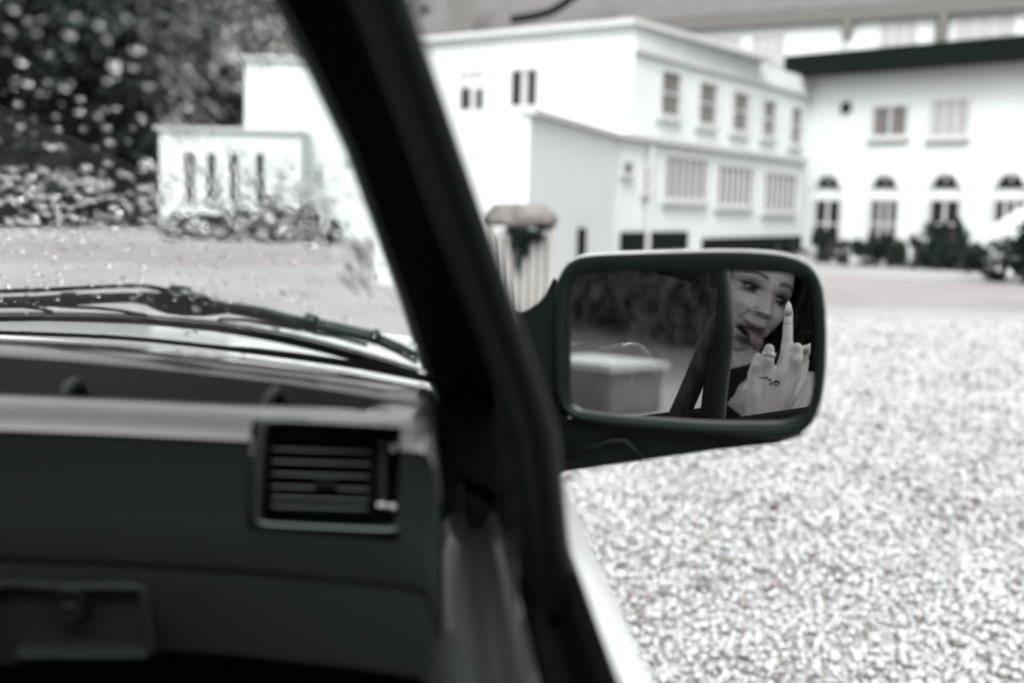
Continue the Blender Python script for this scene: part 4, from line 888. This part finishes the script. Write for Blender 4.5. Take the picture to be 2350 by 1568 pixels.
# nails, ring, tattoo
def nail(pts, w0, w1, lift=.004):
    rr2 = []
    for (x, y, d), w_ in zip(pts, w0):
        c = hv(x, y, d); r1 = REF(P(x, y, HX + d) + rc) - c; f1 = REF(P(x, y, HX + d) + fc_) - c
        rr2.append([c + r1 * (w_ * math.cos(q)) + f1 * (w1 * math.sin(q)) for q in np.linspace(0, 2 * math.pi, 12, endpoint=False)])
    return fixn(MB().loft(rr2).build('nail', 'nail', person, smooth=True, colors=[(.34, .30, .29) if k < len(rr2) * 5 // 9 * 12 else (.80, .79, .78) for k in range(len(rr2) * 12)]))
nail([(1809.3, 726, -.0048), (1809.5, 716, -.0050), (1809.8, 704, -.004), (1810, 697, -.0025), (1809, 691, -.001)], [.0046, .0052, .0047, .0030, .0006], .0016)
nail([(1847, 812, .006), (1850, 803, .004), (1855, 794, .004), (1859, 788, .005)], [.0042, .0044, .003, .0006], .0016)
c0 = hv(1765, 812, -.012)
a_ = (hv(1765, 800, -.012) - hv(1764, 824, -.012)).normalized(); b_ = a_.orthogonal().normalized(); c3 = a_.cross(b_)
for dz, r_ in ((0, .0016), (.0020, .0014), (-.0020, .0013)):
    MB().tube([c0 + a_ * (dz + .0015 * math.sin(q)) + (b_ * math.cos(q) + c3 * math.sin(q)) * .0093 for q in np.linspace(0, 2 * math.pi, 30)], r_, 8).build('finger_ring', 'steel', person, smooth=True)
bpy.context.view_layer.update()
dg = bpy.context.evaluated_depsgraph_get()
def on_skin(px, py):
    """lay a print point onto the back of the hand as the mirror sees it"""
    p0 = V(px, py, HX - .12); dr = (V(px, py, HX + .1) - p0).normalized(); M_ = person.matrix_world.inverted()
    ok, loc, n, i = person.ray_cast(M_ @ p0, dr, distance=.3)
    return (person.matrix_world @ loc) - dr * .0002 if ok else V(px, py, HX - .01)
tat = [(1742, 866), (1747, 868), (1752, 866), (1756, 870), (1760, 865), (1763, 873), (1768, 870), (1770, 877), (1766, 881), (1770, 884), (1776, 877), (1782, 874), (1788, 877), (1787, 883), (1780, 885), (1777, 880), (1783, 877), (1788, 882)]
MB().tube([on_skin(*p) for p in catmull(tat, False, 3)], .0008, 6).build('tattoo', 'tattoo_ink', person)
# hair
hb = MB()
def strand(pts, r): hb.tube([HL(*p) for p in pts], r, 5)
for k in range(230):
    s = 1 if random.random() < .5 else -1
    a = random.uniform(-.005, .07); ang = random.uniform(.1, 1)
    x1 = s * (.055 + .03 * random.random()); y1 = -.03 - .13 * random.random()
    top = (s * .012 * random.random() + s * .004, -.07 - .07 * random.random(), .121 + .004 * random.random())
    mid1 = (s * (.040 + .012 * random.random()), y1 * .8 - .01, .095 + .01 * random.random()); mid2 = (s * (.078 + .012 * random.random()), y1, .02 + .02 * random.random())
    low_ = (s * (.080 + .03 * random.random()), y1 - .01, -.08); end = (s * (.075 + .06 * random.random()) + .02, y1 + .01 + .07 * random.random(), -.20 - .12 * random.random())
    strand(catmull([top, mid1, mid2, low_, end], False, 4), random.uniform(.0025, .0055))
for k in range(120):                                                             # back of the head
    a = random.uniform(1.2, 5.08); r_ = .085; top = (.02 * math.sin(a), -.1, .125)
    strand(catmull([top, (.07 * math.sin(a), -.1 + .085 * math.cos(a), .075), (.08 * math.sin(a), -.1 + .105 * math.cos(a), 0), (.085 * math.sin(a), -.1 + .1 * math.cos(a), -.12), (.095 * math.sin(a), -.1 + .1 * math.cos(a), -.26)], False, 4), .008)
for k in range(46):                                                              # loose lighter lock over the shoulder
    j = random.random(); x0 = .085 + .03 * j
    strand(catmull([(.075, -.05, .02), (x0 + .01, -.04, -.06), (x0 + .03 * random.random(), -.02, -.13), (x0 + .02 + .05 * random.random() - .03, .0, -.21), (x0 + .01 + .05 * random.random() - .04, .005, -.29)], False, 4), .0018)
for k in range(40):
    j = random.random(); strand(catmull([(-.03 - .02 * j, -.03, .10), (-.062 - .012 * j, -.018 - .02 * random.random(), .052), (-.073 - .012 * j, -.03, .0), (-.074 - .02 * j, -.04, -.07), (-.06 - .04 * j, -.02, -.2)], False, 4), .0014)
for k in range(60):
    j = random.random(); strand(catmull([(.035 + .01 * j, -.02, .098), (.066 + .008 * j, -.022 - .02 * random.random(), .05), (.073 + .01 * j, -.028, -.01), (.066 + .02 * j, -.018, -.08), (.04 + .06 * j, .0, -.2)], False, 4), .0022)
fixn(hb.build('hair', 'hair', person, smooth=True))
# dark top
tp = MB(); tp.tube([chest + Vector((0, 0, .012)), lerp(chest, pel, .3), lerp(chest, pel, .7), pel], [.116, .132, .128, .152], 20)
tp.tube([lerp(HL(0, -.09, -.1), chest, .25), lerp(HL(0, -.09, -.1), chest, .6), chest + Vector((0, 0, .01))], [.070, .078, .112], 20); tp.tube([lerp(chest, shL, .1), lerp(chest, shL, .6), shL], [.10, .085, .066], 16)
tp.build('top', 'top_cloth', person, smooth=True)
tr = MB()
for s in (-1, 1):
    kn = Vector((-.32 + s * .11, .26, .60)); ft = Vector((-.32 + s * .10, .56, .30)); hip = pel + Vector((s * .09, .03, 0)); tr.tube([hip, lerp(hip, kn, .5), kn, lerp(kn, ft, .4), lerp(kn, ft, .9)], [.097, .086, .068, .065, .05], 16)
tr.build('trousers', 'top_cloth', person, smooth=True)

# ================================================================== RAIN ON THE WINDSCREEN
def drops():
    V_, F_ = [], []; nr, ns = 4, 9
    spots = []
    for k in range(1400):
        x, y = random.uniform(-30, 985), (random.uniform(380, 700) if random.random() < .86 else (random.uniform(700, 860) if random.random() < .5 else random.uniform(-20, 380)))
        s = .0008 + .0019 * random.random() ** 3
        if 390 < y < 560 and x < 800: s *= 1.25
        spots.append((x, y, s))
    for k in range(165):
        spots.append((random.uniform(-10, 780), random.gauss(475, 50), random.uniform(.0013, .003)))
    for k in range(48):
        spots.append((random.uniform(-20, 560), random.uniform(-20, 380), random.uniform(.0012, .0026)))
    for x, y, s in spots:
        if x > interp(y, PYS, PXL) - 4: continue
        c = WS(x, y); n_ = ws_n(c); a = n_.cross(Vector((0, 0, 1))).normalized(); b = n_.cross(a); c = c + n_ * .0004
        ph = random.random() * 6.28; el_ = random.uniform(1.0, 1.5); i0 = len(V_)
        prof = [(0, -0.0001), (1, 0.0), (.86, .38), (.5, .62)]
        ir = lambda q: 1 + .16 * math.sin(2 * q + ph) + .08 * math.sin(3 * q + 2 * ph)
        V_.append(c)
        for r_, h in prof[1:]:
            for k in range(ns):
                q = 2 * math.pi * k / ns; V_.append(c + (a * math.cos(q) * el_ + b * math.sin(q)) * (s * r_ * ir(q)) + n_ * (h * s * .8))
        V_.append(c + n_ * (.70 * s * .8)); last = len(V_) - 1
        for k in range(ns):
            k2 = (k + 1) % ns; F_.append((i0, i0 + 1 + k2, i0 + 1 + k))
            for r_ in range(2): o_ = i0 + 1 + r_ * ns; F_.append((o_ + k, o_ + k2, o_ + ns + k2, o_ + ns + k))
            F_.append((i0 + 1 + 2 * ns + k, i0 + 1 + 2 * ns + k2, last))
    o = mk('raindrops', V_, F_, 'water', None, smooth=True, kind='stuff', label='raindrops standing on the outside of the windscreen'); fixn(o)
drops()
def streaks():
    V_, F_ = [], []
    jobs = []
    for k in range(34): t = random.random(); jobs.append((lerp(370, 720, t) + random.gauss(0, 45), lerp(255, 520, t) + random.gauss(0, 30), (1, 1.25), random.uniform(25, 120)))
    for k in range(46): jobs.append((random.gauss(822, 28), random.uniform(535, 655), (1, 1.7), random.uniform(18, 60)))
    for k in range(40): jobs.append((random.uniform(360, 640), random.uniform(40, 240), (1, 1.3), random.uniform(20, 80)))
    for x, y, dr, L in jobs:
        l_ = math.hypot(*dr); n = max(5, int(L / 7)); wd = random.uniform(.0005, .0012); ph = random.random() * 9; pts_ = []
        for i in range(n + 1):
            q = L * i / n; px = x + dr[0] / l_ * q + 2.5 * math.sin(q * .09 + ph); py = y + dr[1] / l_ * q
            if px > interp(py, PYS, PXL) - 6: break
            pts_.append(WS(px, py))
        if len(pts_) < 4: continue
        n = len(pts_) - 1; i0 = len(V_)
        for i, c in enumerate(pts_):
            nn = ws_n(c); t = (pts_[min(i + 1, n)] - pts_[max(i - 1, 0)]).normalized(); sd_ = t.cross(nn).normalized(); f = max(.06, math.sin(math.pi * min(1, (i + .15) / (n + .3))) ** .6) * (1 + .3 * math.sin(i * 1.7 + ph))
            for a_, h in ((-1, .02), (-.6, .34), (0, .5), (.6, .34), (1, .02)): V_.append(c + nn * (.0003 + wd * f * h) + sd_ * (wd * f * a_))
        for i in range(n):
            for k in range(4): a = i0 + i * 5 + k; F_.append((a, a + 1, a + 6, a + 5))
            F_.append((i0 + i * 5 + 4, i0 + i * 5, i0 + i * 5 + 5, i0 + i * 5 + 9))
        F_.append(tuple(i0 + k for k in range(5))); F_.append(tuple(i0 + n * 5 + k for k in range(5))[::-1])
    fixn(mk('rain_streaks', V_, F_, 'water', None, smooth=True, kind='stuff', label='thin slanting streaks of rain water running over the windscreen'))
streaks()
